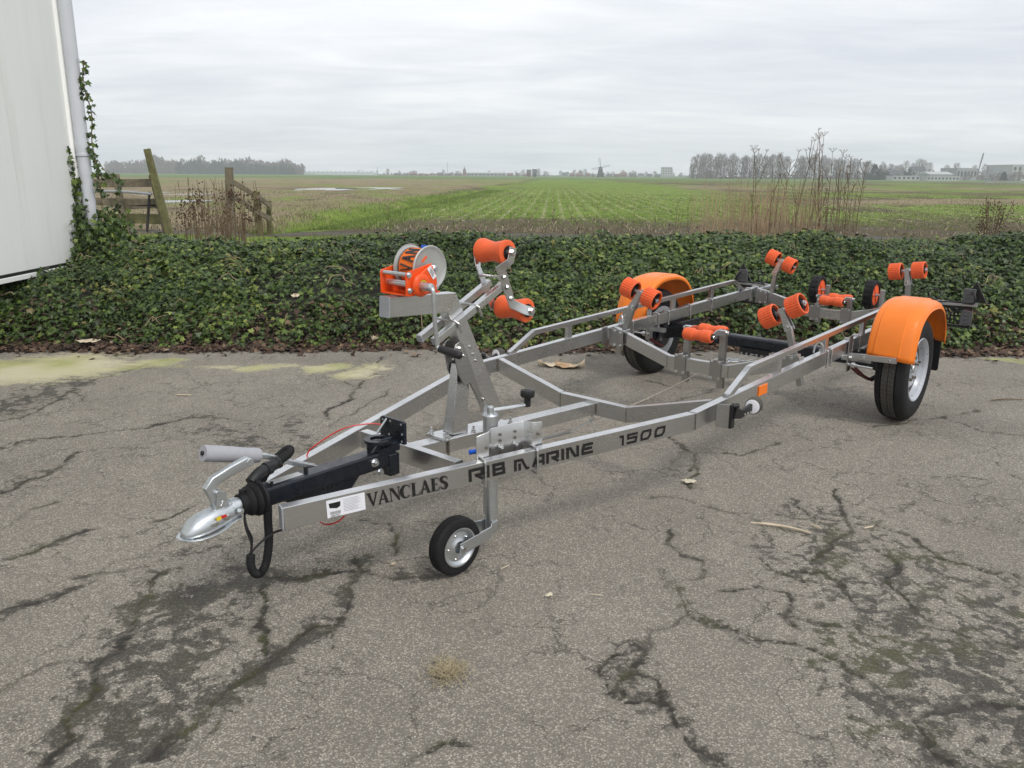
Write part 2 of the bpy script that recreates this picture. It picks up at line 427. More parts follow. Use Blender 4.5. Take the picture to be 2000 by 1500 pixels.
tan_ = 0.42+0.28*sstep(-1.2, -2.5, dd)+(nB-.5)*.7-0.10*right+0.35*np.exp(-((dd+1.6)/1.2)**2)*sstep(22, 26, Y)*sstep(70, 40, Y)
tan_ += 0.55*right*np.exp(-((Y-52-0.25*(X-20))/7)**2)*sstep(16, 22, X)   # pale stubble band on the right
tan_ += 0.35*right*np.exp(-((Y-120)/30)**2)
tan_ -= 0.3*np.exp(-((Y-21.7)/0.8)**2)
green -= 0.6*right*np.exp(-((Y-52-0.25*(X-20))/6)**2)*sstep(16, 22, X)
wet = 0.8*np.exp(-((Y-21.7)/0.5)**2)*(nB > .42)+0.5*np.exp(-((Y-25)/3)**2)*(fbm(X*.7, Y*.9, 31) > .60)
rows = right*sstep(26, 31, Y)*sstep(120, 70, Y)*sstep(26, 18, q)
fg = sstep(210, 330, Y+60*(nA-.5)*2-0.12*X)*0.95
idx = np.arange(nx*ny).reshape(ny, nx)
quads = np.stack([idx[:-1, :-1], idx[:-1, 1:], idx[1:, 1:], idx[1:, :-1]], -1).reshape(-1)
fld = np_mesh('field_ground', np.stack([X, Y, Z], -1).reshape(-1, 3), quads, 4, 'field',
              dict(green=green.ravel(), tan=tan_.ravel(), wet=np.clip(wet, 0, 1).ravel(), rows=rows.ravel(), fargreen=fg.ravel()), True)
tag(fld, None, None, None, 'structure')
def field_z(x, y):
    d = x-ditch_x(y)
    return -0.05-0.42*np.exp(-(d/0.75)**2)*sstep(20, 26, y)*sstep(140, 90, y)+0.10*(fbm(x*.35, y*.35, 3)-.5)*sstep(17, 20, y)

# ---- puddles standing in the stubble
t = NT('puddle_water'); v = t.coord('Object')
t.set(Base_Color=(0.030, 0.026, 0.020), Roughness=0.06, Specular_IOR_Level=0.6); t.bump(t.noise(v, 3.0, 3), 0.03, 0.01)
def puddle(px0, px1, py, stretch, seed):
    a = gp(px0, py); b = gp(px1, py); cx, cy = (a[0]+b[0])/2, (a[1]+b[1])/2; w = abs(b[0]-a[0])/2
    m = MB(); n = 60; pts = []
    for i in range(n):
        th = 2*PI*i/n; k = 0.55+0.9*float(fbm(np.array([3+1.6*math.cos(th)]), np.array([seed+1.6*math.sin(th)]), seed)[0])
        pts.append((cx+w*k*math.cos(th)*0.95, cy+stretch*k*math.sin(th), -0.045))
    m.v = pts; m.f = [tuple(range(n))]
    o = m.build('puddle', 'puddle_water', None, 0, 0); o['kind'] = 'structure'; return o
puddle(235, 450, 377, 4.5, 3); puddle(580, 705, 368.5, 9.0, 9); puddle(650, 800, 367, 8.0, 22); puddle(300, 410, 391, 2.2, 14)

# ---- asphalt yard with its cracks, damp network, moss and lichen
def zoomA(p): return [(x/2, 900+y/2) for x, y in p]
def zoomB(p): return [(1000+x/2, 900+y/2) for x, y in p]
def zoomC(p): return [(x/2.5, 560+y/2.5) for x, y in p]
CR = []   # (pixel polyline, half width m)
for w, p in [(.010, [(0, 390), (100, 360), (200, 320), (300, 280), (380, 260)]), (.009, [(0, 600), (100, 560), (200, 520), (300, 475)]),
             (.009, [(0, 880), (100, 830), (200, 790), (260, 775), (350, 775), (400, 790)]), (.006, [(0, 260), (80, 220), (140, 180), (240, 160)]),
             (.012, [(0, 120), (60, 100), (120, 70), (200, 50), (270, 0)]), (.004, [(290, 440), (400, 425), (500, 415), (560, 405)]),
             (.006, [(600, 230), (700, 200), (760, 170)]), (.004, [(850, 1000), (830, 1060), (800, 1090)]),
             (.004, [(1600, 1180), (1680, 1120), (1760, 1070), (1810, 1080)]),
             (.012, [(1690, 440), (1560, 440), (1450, 435), (1380, 420), (1280, 430), (1180, 450), (1100, 470), (1000, 450)]),
             (.010, [(1400, 370), (1385, 440), (1350, 520), (1345, 580), (1310, 630), (1250, 640)]),
             (.012, [(1250, 640), (1150, 690), (1050, 770), (980, 830), (900, 880), (820, 950), (760, 1010), (690, 1060), (640, 1110), (600, 1170)]),
             (.012, [(1020, 450), (1050, 540), (1030, 640), (1040, 720), (1050, 760)]), (.005, [(1280, 650), (1290, 720)]),
             (.013, [(620, 430), (600, 500), (540, 560), (500, 640), (450, 720), (400, 790), (340, 860), (330, 940), (270, 1040), (230, 1120), (210, 1190)]),
             (.007, [(1500, 240), (1550, 290), (1545, 370)]), (.004, [(1380, 235), (1500, 245)])]: CR.append((zoomA(p), w))
for w, p in [(.007, [(610, 270), (640, 320), (700, 370), (750, 390), (770, 430), (720, 460), (660, 470), (610, 490)]),
             (.008, [(560, 420), (580, 460), (620, 480), (650, 500), (670, 550), (700, 585), (770, 630), (850, 640), (900, 670), (980, 680), (1050, 690), (1150, 720), (1250, 760), (1350, 810), (1420, 860), (1500, 930), (1560, 1010), (1620, 1080), (1700, 1150)]),
             (.008, [(670, 595), (600, 640), (540, 660), (520, 700), (470, 710), (370, 740), (350, 800), (380, 870), (400, 920), (450, 940), (540, 940), (610, 940)]),
             (.013, [(610, 940), (650, 990), (680, 1060), (720, 1110), (800, 1150), (860, 1195)]), (.008, [(480, 700), (490, 780), (450, 850), (440, 910)]),
             (.006, [(490, 820), (550, 850), (590, 900), (600, 930)]), (.006, [(1090, 140), (1120, 180), (1170, 210), (1250, 220), (1330, 240)]),
             (.010, [(1240, 100), (1280, 180), (1330, 240), (1290, 290), (1230, 340), (1180, 420), (1100, 430), (1010, 440)]),
             (.009, [(1330, 240), (1440, 250), (1540, 290), (1600, 330), (1660, 370), (1750, 400), (1860, 430), (1950, 440), (2000, 460)]),
             (.006, [(980, 370), (1000, 420), (1070, 450), (1150, 470)]), (.007, [(790, 485), (880, 490), (960, 475), (1010, 490), (1080, 500), (1090, 580), (1060, 610), (1130, 650)]),
             (.006, [(1060, 600), (1180, 630), (1280, 640)]), (.008, [(1440, 330), (1500, 400), (1480, 460), (1540, 540), (1600, 600)]),
             (.008, [(1180, 420), (1300, 470), (1340, 560)]), (.006, [(680, 40), (740, 0)]), (.003, [(520, 140), (650, 135), (740, 170), (900, 210)]),
             (.004, [(1630, 60), (1840, 65)]), (.005, [(1880, 0), (1930, 40), (2000, 80)]), (.005, [(1480, 190), (1560, 160)]),
             (.008, [(1600, 600), (1700, 640), (1850, 700), (2000, 720)]), (.007, [(1560, 1010), (1700, 960), (1850, 940), (2000, 950)])]: CR.append((zoomB(p), w))
for w, p in [(.010, [(820, 350), (700, 380), (600, 410), (500, 440), (400, 470), (340, 500), (280, 550), (200, 590), (100, 630), (0, 650)]),
             (.007, [(340, 500), (400, 530), (410, 550)]), (.009, [(0, 790), (150, 740), (300, 725), (500, 705), (700, 680), (850, 645), (940, 630), (1130, 640)]),
             (.014, [(1870, 340), (1820, 420), (1760, 480), (1720, 540), (1640, 580), (1600, 600), (1610, 640)]), (.007, [(1680, 460), (1740, 490)]),
             (.006, [(330, 840), (370, 800), (450, 795)]), (.005, [(510, 780), (700, 780)]), (.005, [(1350, 640), (1420, 610)])]: CR.append((zoomC(p), w))
for w, p in [(.006, [(1262, 742), (1300, 752), (1340, 757), (1385, 756)]), (.005, [(1620, 812), (1700, 830), (1830, 815), (1910, 800)]),
             (.004, [(1830, 812), (1930, 842), (2000, 850)]), (.006, [(1310, 850), (1350, 880), (1440, 885), (1520, 862)]), (.006, [(1355, 885), (1365, 920), (1345, 950)]),
             (.004, [(1250, 800), (1400, 760)]), (.004, [(760, 760), (700, 800), (640, 830)])]: CR.append((p, w))
DAMP = []
for w, a, p in [(.15, .78, [(1000, 450), (930, 470), (840, 500), (760, 520), (680, 560), (640, 640), (650, 720), (640, 800), (580, 860), (540, 930), (540, 1000), (480, 1060), (430, 1120), (380, 1170), (330, 1200)]),
                (.10, .62, [(620, 430), (600, 500), (540, 560), (500, 640), (450, 720), (400, 790), (340, 860), (330, 940), (270, 1040), (230, 1120), (210, 1190)]),
                (.10, .60, [(1250, 640), (1150, 690), (1050, 770), (980, 830), (900, 880), (820, 950), (760, 1010), (690, 1060), (640, 1110), (600, 1170)]),
                (.07, .55, [(1690, 440), (1560, 440), (1450, 435), (1380, 420), (1280, 430), (1100, 470)]), (.07, .55, [(1400, 370), (1385, 440), (1350, 520), (1345, 580)]),
                (.22, .55, [(780, 620), (700, 740), (640, 850), (520, 1000)]), (.12, .5, [(0, 100), (80, 80), (200, 40)]), (.07, .48, [(0, 390), (100, 360), (300, 280)]),
                (.07, .48, [(0, 600), (100, 560), (300, 475)]), (.07, .45, [(980, 300), (760, 340), (640, 400)])]: DAMP.append((zoomA(p), w, a))
for w, a, p in [(.32, .52, [(1250, 250), (1200, 400), (1350, 470)]), (.35, .56, [(1500, 400), (1600, 560), (1700, 750)]), (.40, .64, [(1600, 700), (1800, 850), (1950, 1000)]),
                (.30, .58, [(1500, 900), (1650, 1050), (1800, 1180)]), (.25, .55, [(1850, 500), (1990, 650), (2050, 900)]), (.06, .52, [(650, 480), (670, 560), (770, 630), (900, 670)]),
                (.09, .52, [(470, 710), (450, 850), (440, 920)]), (.08, .5, [(650, 990), (720, 1110), (860, 1195)])]: DAMP.append((zoomB(p), w, a))
for w, a, p in [(.30, .62, [(0, 600), (120, 560), (250, 500), (340, 470)]), (.10, .5, [(940, 630), (1000, 640)]), (.20, .5, [(1080, 700), (1250, 760), (1500, 760)]),
                (.12, .5, [(0, 790), (100, 760)]), (.10, .5, [(1450, 660), (1420, 740)]), (.2, .6, [(500, 350), (600, 335)])]: DAMP.append((zoomC(p), w, a))
LICH = []
for w, a, p in [(.55, 1.0, [(-100, 420), (150, 400), (330, 390)]), (.30, .8, [(380, 370), (470, 380)]), (.22, .62, [(520, 400), (680, 370), (800, 365)]),
                (.14, .6, [(1200, 400), (1400, 385)]), (.16, .85, [(1540, 400), (1660, 385)]), (.22, .62, [(1740, 430), (1800, 390)]), (.16, .5, [(900, 385), (1100, 390)])]: LICH.append((zoomC(p), w, a))
LICH.append(([(1940, 700), (1990, 705)], .12, .6))
gx = np.array([-14, -10, -8, -7]+list(np.arange(-6.2, 6.6, 0.016))+[7, 8, 10, 14])
yy = [-8, -5, -2, 0, 0.8, 1.2]; s_ = 0.011
while yy[-1] < 7.75: yy.append(yy[-1]+s_); s_ = min(s_*1.0035, 0.024)
yy += [8.2, 9.0, 9.6]
gyv = np.array(yy); AX, AY = np.meshgrid(gx, gyv)
wx = AX+(fbm(AX*9, AY*9, 41)-.5)*.10+(fbm(AX*40, AY*40, 42, 2)-.5)*.022; wy_ = AY+(fbm(AX*9, AY*9, 43)-.5)*.10+(fbm(AX*40, AY*40, 44, 2)-.5)*.022
def segdist(P, best, hw, fx, fy):
    pts = [gp(*p) for p in P]
    for (x0, y0), (x1, y1) in zip(pts[:-1], pts[1:]):
        r = 0.6; sel = (gyv > min(y0, y1)-r) & (gyv < max(y0, y1)+r); cs = (gx > min(x0, x1)-r) & (gx < max(x0, x1)+r)
        if not sel.any() or not cs.any(): continue
        i0, i1 = np.where(sel)[0][[0, -1]]; j0, j1 = np.where(cs)[0][[0, -1]]
        sl = (slice(i0, i1+1), slice(j0, j1+1)); xx = fx[sl]; yv = fy[sl]; ex, ey = x1-x0, y1-y0
        tt = np.clip(((xx-x0)*ex+(yv-y0)*ey)/(ex*ex+ey*ey+1e-9), 0, 1)
        d = np.hypot(xx-x0-tt*ex, yv-y0-tt*ey)-hw
        best[sl] = np.minimum(best[sl], d)
crk = np.full(AX.shape, 0.6)
for p, w in CR: segdist(p, crk, w*0.42-0.0015, wx, wy_)
damp = np.zeros(AX.shape); lich = np.zeros(AX.shape)
for lst, arr in ((DAMP, damp), (LICH, lich)):
    for p, w, a in lst:
        b = np.full(AX.shape, 9.0); segdist(p, b, 0, AX, AY)
        np.maximum(arr, (a+.03)*np.exp(-(b/w)**2), out=arr)
AZ = 0.010*(fbm(AX*.9, AY*.9, 51)-.5)-0.005+0.003*(fbm(AX*6, AY*6, 52)-.5)-0.006*sstep(0.014, -0.004, crk)
AZ = np.where((AY > 7.5) | (AX < -6.2) | (AX > 6.5), -0.005, AZ)
idx = np.arange(AX.size).reshape(AX.shape)
quads = np.stack([idx[:-1, :-1], idx[:-1, 1:], idx[1:, 1:], idx[1:, :-1]], -1).reshape(-1)

t = NT('asphalt'); pos = t.new('ShaderNodeNewGeometry').outputs['Position']
fine = t.noise(pos, 160, 3, 0.6); mid = t.noise(pos, 14, 6, 0.65); big = t.noise(pos, 1.1, 5, 0.6); huge = t.noise(pos, 0.35, 3, 0.5)
wv = t.new('ShaderNodeVectorMath', operation='ADD'); nzc = t.new('ShaderNodeTexNoise'); nzc.inputs['Scale'].default_value = 3.0; nzc.inputs['Detail'].default_value = 7; nzc.inputs['Roughness'].default_value = 0.62
t.link(pos, nzc.inputs['Vector']); sc2 = t.new('ShaderNodeVectorMath', operation='SCALE'); sc2.inputs['Scale'].default_value = 0.60; t.link(nzc.outputs['Color'], sc2.inputs[0])
t.link(pos, wv.inputs[0]); t.link(sc2.outputs[0], wv.inputs[1]); WARP = wv.outputs[0]
vo = t.new('ShaderNodeTexVoronoi'); vo.inputs['Scale'].default_value = 240; t.link(pos, vo.inputs['Vector'])
vo2 = t.new('ShaderNodeTexVoronoi'); vo2.inputs['Scale'].default_value = 115; t.link(pos, vo2.inputs['Vector'])
cell = t.new('ShaderNodeSeparateColor'); t.link(vo.outputs['Color'], cell.inputs[0])
cell2 = t.new('ShaderNodeSeparateColor'); t.link(vo2.outputs['Color'], cell2.inputs[0])
base = t.ramp(big, [(0.28, (0.200, 0.180, 0.149)), (0.5, (0.245, 0.222, 0.185)), (0.72, (0.303, 0.277, 0.231))])
base = t.mixc(t.ramp(mid, [(0.35, 0.0), (0.7, 0.40)]), base, (0.160, 0.146, 0.125))
st = t.ramp(cell.outputs[0], [(0.0, 0.30), (0.35, 0.62), (0.62, 0.95), (0.85, 1.45), (0.95, 2.3), (1.0, 3.2)])
mul = t.new('ShaderNodeMix', data_type='RGBA'); mul.blend_type = 'MULTIPLY'; mul.inputs[0].default_value = 1.0
t.link(base, mul.inputs[6])
stc = t.new('ShaderNodeVectorMath', operation='SCALE'); stc.inputs[0].default_value = (1, 1, 1); t.link(cell.outputs[0], stc.inputs['Scale'])
stm = t.math('ADD', 0.66, t.math('MULTIPLY', t.math('POWER', cell.outputs[0], 4.0), 1.35))
sc_ = t.new('ShaderNodeVectorMath', operation='SCALE'); t.link(base, sc_.inputs[0]); t.link(stm, sc_.inputs['Scale'])
c = sc_.outputs[0]
big_stone = t.math('MULTIPLY', t.ramp(cell2.outputs[0], [(0.86, 0.0), (0.88, 0.80)]), t.ramp(vo2.outputs['Distance'], [(0.25, 1.0), (0.42, 0.0)]))
c = t.mixc(big_stone, c, t.ramp(cell2.outputs[1], [(0.0, (0.36, 0.31, 0.24)), (0.6, (0.44, 0.41, 0.36)), (1.0, (0.62, 0.60, 0.56))]))
c = t.mixc(t.ramp(huge, [(0.35, 0.0), (0.7, 0.30)]), c, (0.29, 0.258, 0.214))
dn = t.math('ADD', t.math('MULTIPLY', t.noise(pos, 5.5, 8, 0.72), 0.62), t.math('MULTIPLY', t.noise(pos, 22, 6, 0.75), 0.38))
v4 = t.new('ShaderNodeTexVoronoi'); v4.feature = 'DISTANCE_TO_EDGE'; v4.inputs['Scale'].default_value = 7.5; t.link(WARP, v4.inputs['Vector'])
net = t.ramp(v4.outputs['Distance'], [(0.0, 1.0), (0.30, 0.0)])
dval = t.math('ADD', t.math('ADD', t.attr('damp'), t.math('MULTIPLY', net, 0.55)), t.math('SUBTRACT', t.math('MULTIPLY', t.math('SUBTRACT', dn, 0.5), 3.4), 0.40))
dm = t.math('MULTIPLY', t.ramp(dval, [(0.44, 0.0), (0.50, 0.60), (0.72, 0.95)]), t.ramp(t.attr('damp'), [(0.10, 0.0), (0.30, 1.0)]))
dc = t.new('ShaderNodeVectorMath', operation='SCALE'); t.link(c, dc.inputs[0]); dc.inputs['Scale'].default_value = 0.28
moss = t.math('MULTIPLY', t.ramp(t.noise(pos, 3.2, 5, 0.65), [(0.46, 0.0), (0.58, 0.85)]), t.ramp(fine, [(0.4, 0.3), (0.6, 1.0)]))
dcol = t.mixc(t.math('MULTIPLY', moss, t.ramp(t.new('ShaderNodeSeparateXYZ').outputs[0], [(0.0, 0.30), (1.0, 0.75)])), dc.outputs[0], (0.075, 0.080, 0.014))
_sx = [n for n in t.n if n.bl_idname == 'ShaderNodeSeparateXYZ'][-1]; t.link(pos, _sx.inputs[0])
c = t.mixc(dm, c, dcol)
cn = t.math('ADD', t.attr('crk'), t.math('MULTIPLY', t.math('SUBTRACT', t.noise(pos, 45, 4, 0.7), 0.5), 0.030))
cm = t.ramp(cn, [(0.0, 1.0), (0.005, 0.80), (0.011, 0.0)])
halo = t.ramp(cn, [(0.0, 0.45), (0.030, 0.0)])
brk = t.ramp(t.noise(pos, 2.6, 4, 0.6), [(0.36, 0.35), (0.52, 1.0)])
c = t.mixc(t.math('MULTIPLY', t.math('MULTIPLY', halo, brk), 0.8), c, (0.060, 0.052, 0.040))
c = t.mixc(t.math('MULTIPLY', t.math('MULTIPLY', cm, brk), 0.90), c, t.mixc(moss, (0.020, 0.017, 0.013), (0.060, 0.066, 0.014)))
# fine map cracking everywhere, faint
v3 = t.new('ShaderNodeTexVoronoi'); v3.feature = 'DISTANCE_TO_EDGE'; v3.inputs['Scale'].default_value = 2.8
t.link(WARP, v3.inputs['Vector'])
fc = t.math('MULTIPLY', t.ramp(v3.outputs['Distance'], [(0.0, 1.0), (0.020, 0.0)]), t.ramp(t.noise(pos, 1.3, 3), [(0.42, 0.0), (0.54, 0.85)]))
c = t.mixc(fc, c, (0.045, 0.040, 0.032))
ln_ = t.math('ADD', t.attr('lich'), t.math('MULTIPLY', t.math('SUBTRACT', t.math('ADD', t.math('MULTIPLY', t.noise(_map(t, pos, (1, 2.2, 1)), 2.6, 8, 0.72), .62), t.math('MULTIPLY', t.noise(pos, 24, 7, 0.8), .38)), 0.5), 2.6))
lm = t.ramp(ln_, [(0.38, 0.0), (0.52, 0.60), (0.8, 0.95)])
lc = t.ramp(t.noise(pos, 1.6, 4), [(0.36, (0.34, 0.36, 0.12)), (0.52, (0.52, 0.49, 0.28)), (0.72, (0.60, 0.55, 0.40))])
c = t.mixc(t.math('MULTIPLY', lm, 0.85), c, lc)
t.set(Base_Color=c, Roughness=t.math('SUBTRACT', 0.88, t.math('MULTIPLY', dm, 0.20)), Specular_IOR_Level=0.35)
hgt = t.math('ADD', t.math('MULTIPLY', cell.outputs[0], 0.5), t.math('MULTIPLY', fine, 0.6))
hgt = t.math('SUBTRACT', hgt, t.math('MULTIPLY', cm, 1.5))
t.bump(hgt, 0.60, 0.004)
asp = np_mesh('asphalt_yard', np.stack([AX, AY, AZ], -1).reshape(-1, 3), quads, 4, 'asphalt', dict(crk=crk.ravel(), damp=damp.ravel(), lich=lich.ravel()), True)
tag(asp, None, None, None, 'structure')

# ---- the white hall on the left
t = NT('wall_panel'); v = t.coord('Object')
stn = t.noise(t.coord('Object', (1, 9, 0.35)), 1.2, 5, 0.6)
c = t.mixc(t.ramp(stn, [(0.35, 0.0), (0.75, 0.6)]), (0.82, 0.83, 0.81), (0.77, 0.78, 0.755))
sp = t.ramp(t.noise(v, 45, 2, 0.5), [(0.74, 0.0), (0.79, 0.6)])
c = t.mixc(sp, c, (0.30, 0.28, 0.22))
c = t.mixc(t.ramp(t.noise(t.coord('Object', (1, 3, 0.2)), 1.6, 5, 0.7), [(0.55, 0.0), (0.8, 0.35)]), c, (0.50, 0.51, 0.45))
t.set(Base_Color=c, Roughness=0.42, Specular_IOR_Level=0.4)
t.bump(t.noise(t.coord('Object', (1, 1.2, 0.3)), 1.2, 3), 0.12, 0.05)
simple('plinth', (0.16, 0.155, 0.145), 0.9, 0, 0.25, 3, 0.4, 40)
simple('pipe_grey', (0.58, 0.60, 0.64), 0.42, 0, 0.05, 3, 0.02, 20, dirt=0.08)
simple('roof_dark', (0.05, 0.05, 0.052), 0.8, 0, 0.2, 2)
WX, WY = -4.72, 9.0
hall = empty('hall', (WX-3, 3, 0))
tag(hall, 'white panelled hall with grey downpipe at its corner', 'building')
HO = Vector((WX-3, 3, 0))
def hp(x, y, z): return Vector((x, y, z))-HO
m = MB(); m.box(hp(WX-3.28, 3.0-0.2, 0.27), (6.0, 11.3, 0.56)); m.box(hp(WX-3.2, 2.9, 2.8), (6.2, 11.6, 4.6)); m.build('core', 'plinth', hall)
ys = [WY-1.10*i for i in range(0, 12)]
for i, y1 in enumerate(ys[:-1]):
    m = MB(); m.box(hp(WX-0.04, y1-0.55, 2.88), (0.08, 1.095, 4.62)); m.build('panel', 'wall_panel', hall, 0.0)
m = MB(); m.box(hp(WX-0.02, 3.3, 0.555), (0.085, 11.4, 0.03)); m.build('base_flashing', 'black_plastic', hall)
m = MB(); m.bar(hp(WX+0.005, -2.4, 0.518), hp(WX+0.005, 9.01, 0.518), 0.07, 0.045); m.build('drip_trim', 'wall_panel', hall, 0.004)
m = MB(); m.bar(hp(WX+0.012, 8.985, 0.54), hp(WX+0.012, 8.985, 5.1), 0.10, 0.05, (1, 0, 0)); m.build('corner_trim', 'wall_panel', hall, 0.004)
m = MB(); m.box(hp(WX-3.2, WY+0.05, 2.8), (6.3, 0.08, 4.6)); m.build('end_wall', 'wall_panel', hall)
m = MB(); m.box(hp(WX-3.1, 3.2, 5.2), (6.8, 12.3, 0.18)); m.build('roof', 'roof_dark', hall, 0.01)
PX, PY = WX+0.105, WY-0.02
m = MB(); m.lathe(hp(PX, PY, 0.15), (0, 0, 1), [(0.066, 0), (0.066, 1.55), (0.073, 1.56), (0.073, 1.66), (0.068, 1.67), (0.068, 4.95)], 24)
dp = m.build('downpipe', 'pipe_grey', hall)
m = MB(); m.lathe(hp(PX, PY, 1.66), (0, 0, 1), [(0.077, 0), (0.077, 0.03)], 24); m.box(hp(PX-0.09, PY, 1.675), (0.09, 0.03, 0.026)); m.build('pipe_clamp', 'pipe_grey', dp, 0.002)

# ---- ivy bank
t = NT('ivy_leaf'); r_ = t.attr('rnd'); u_ = t.attr('uvy')
c = t.ramp(r_, [(0.0, (0.008, 0.017, 0.002)), (0.30, (0.021, 0.043, 0.005)), (0.55, (0.050, 0.090, 0.010)), (0.75, (0.110, 0.160, 0.022)), (0.92, (0.23, 0.28, 0.055)), (0.965, (0.190, 0.180, 0.045)), (1.0, (0.11, 0.050, 0.022))])
c = t.mixc(t.ramp(u_, [(0.0, 0.45), (0.16, 0.0)]), c, (0.15, 0.20, 0.085))
nz = t.noise(t.new('ShaderNodeNewGeometry').outputs['Position'], 60, 2)
c = t.mixc(t.ramp(nz, [(0.4, 0.0), (0.7, 0.25)]), c, (0.016, 0.034, 0.010))
t.set(Base_Color=c, Roughness=t.ramp(nz, [(0.3, 0.34), (0.7, 0.52)]), Specular_IOR_Level=0.28)
simple('ivy_under', (0.022, 0.022, 0.013), 0.95, 0, 0.4, 9, 0.8, 30)
simple('litter', (0.1, 0.06, 0.04), 0.9)
t = NT('litter'); r_ = t.attr('rnd')
c = t.ramp(r_, [(0.0, (0.018, 0.012, 0.008)), (0.4, (0.060, 0.034, 0.022)), (0.7, (0.115, 0.068, 0.042)), (0.9, (0.21, 0.145, 0.09)), (1.0, (0.36, 0.28, 0.19))])
t.set(Base_Color=c, Roughness=0.85)

bx_ = np.array([-7, -4.36, -3.07, -1.33, 0, 2.88, 4.49, 9]); by_ = np.array([6.60, 6.69, 6.74, 6.84, 6.84, 6.93, 6.99, 7.15])
tx = np.array([-.1, 0, .15, .4, .8, 1.2, 1.6, 2.0, 2.6, 3.1, 3.5, 3.8]); tz = np.array([0, .005, .05, .19, .40, .56, .67, .735, .75, .63, .33, 0])
def ivy_base(x): return np.interp(x, bx_, by_)+0.42*(fbm(x*1.3, x*0+2, 61)-.5)+.08
def ivy_h(x, y):
    tt = y-ivy_base(x)
    h = np.interp(tt, tx, tz)*(1+0.0*x)
    lump = (fbm(x*1.2, y*1.2, 62)-.5)*.36+(fbm(x*4, y*4, 63)-.5)*.16
    h = h+lump*sstep(0, .5, tt)*sstep(3.8, 3.2, tt)
    h = h+0.05*sstep(2, 5, x)*sstep(.6, 2, tt)
    h = h+0.30*np.exp(-((x+4.52)/.15)**2-((y-8.95)/.25)**2)
    h = h-0.13*sstep(-3.9, -4.8, x)*sstep(.3, 1.6, tt)
    return h
hedge = empty('ivy_hedge', (0, 7.5, 0)); tag(hedge, 'long bank of dark green ivy along the far edge of the yard', 'hedge')
ux = np.arange(-7, 9.01, 0.06); uy = np.arange(6.4, 11.0, 0.06); UX, UY = np.meshgrid(ux, uy)
UZ = ivy_h(UX, UY)-0.07; UZ = np.maximum(UZ, -0.25)
idx = np.arange(UX.size).reshape(UX.shape); quads = np.stack([idx[:-1, :-1], idx[:-1, 1:], idx[1:, 1:], idx[1:, :-1]], -1).reshape(-1)
np_mesh('stem_mat', np.stack([UX, UY-7.5, UZ], -1).reshape(-1, 3), quads, 4, 'ivy_under', None, True, hedge)

LT = np.array([(0, 0.34, 0.05), (0, .03, 0), (.44, -.10, -.09), (.36, .26, -.04), (.52, .55, -.10), (.18, .56, -.01), (0, 1.0, -.10),
               (-.18, .56, -.01), (-.52, .55, -.10), (-.36, .26, -.04), (-.44, -.10, -.09)])
LF = np.array([(0, i, i+1) for i in range(1, 10)]+[(0, 10, 1)])
def leaf_cloud(P, N, D, S, R):
    N = N/np.linalg.norm(N, axis=1, keepdims=True); D = D-N*(D*N).sum(1, keepdims=True); D = D/(np.linalg.norm(D, axis=1, keepdims=True)+1e-9)
    Xa = np.cross(D, N); n = len(P); k = len(LT)
    cup = RNG.uniform(-0.4, 2.2, (n, 1, 1))
    T = LT[None].repeat(n, 0).copy(); T[:, :, 2:3] *= cup; T[:, :, 0:1] *= RNG.uniform(.8, 1.15, (n, 1, 1))
    V = P[:, None]+S[:, None, None]*(T[:, :, 0:1]*Xa[:, None]+T[:, :, 1:2]*D[:, None]+T[:, :, 2:3]*N[:, None])
    F = (LF[None]+(np.arange(n)*k)[:, None, None]).reshape(-1)
    return V.reshape(-1, 3), F, np.repeat(R, k), np.tile(np.abs(LT[:, 0]), n)
def ivy_points(n, xlo, xhi):
    x = RNG.uniform(xlo, xhi, n); tt = RNG.choice(np.linspace(0, 3.5, 200), n, p=None)+RNG.uniform(-.02, .02, n)
    keep = RNG.uniform(0, 1, n) < np.interp(tt, [0, .10, .22, .45, 2.4, 3.0, 3.5], [.04, .25, .7, 1, 1, .6, .25]); x, tt = x[keep], tt[keep]
    gap = fbm(x*2.2, tt*2.2, 66); k2 = RNG.uniform(0, 1, len(x)) < np.clip((gap-.26)*6, .25, 1); x, tt = x[k2], tt[k2]
    y = ivy_base(x)+tt; z = ivy_h(x, y); e = .04
    gxn = (ivy_h(x+e, y)-ivy_h(x-e, y))/(2*e); gyn = (ivy_h(x, y+e)-ivy_h(x, y-e))/(2*e)
    N = np.stack([-gxn, -gyn, np.ones_like(x)], -1); N /= np.linalg.norm(N, axis=1, keepdims=True)
    return x, y, z, N, tt
def ivy_set(n, xlo, xhi):
    x, y, z, N, tt = ivy_points(n, xlo, xhi); m_ = len(x)
    P = np.stack([x, y, z], -1)+N*RNG.uniform(-.06, .045, (m_, 1))
    P[:, 2] += RNG.uniform(-.01, .03, m_)
    Nn = N*0.8+np.array([0, -.25, .35])+RNG.normal(0, .50, (m_, 3))
    D = np.stack([RNG.normal(0, .7, m_), RNG.normal(-.5, .5, m_), RNG.normal(-.7, .5, m_)], -1)
    S = (.021+.041*RNG.beta(1.6, 2.2, m_))*np.where(RNG.uniform(0, 1, m_) < .10, 1.45, 1)*(.8+.5*fbm(x*.9, y*.9, 75))
    zone = fbm(x*.8, y*.8, 71)
    R = np.clip(RNG.beta(1.6, 2.3, m_)*.97+(zone-.5)*.7+np.where(tt < .5, .05, 0), 0, .93)
    rare = RNG.uniform(0, 1, m_); R = np.where(rare < .012, RNG.uniform(.94, 1, m_), R)
    R = np.where((fbm(x*1.1, y*1.3, 72) > .70) & (rare < .25), RNG.uniform(.93, 1.0, m_), R)
    return P, Nn, D, S, R
P, Nn, D, S, R = ivy_set(135000, -6.2, 7.2)
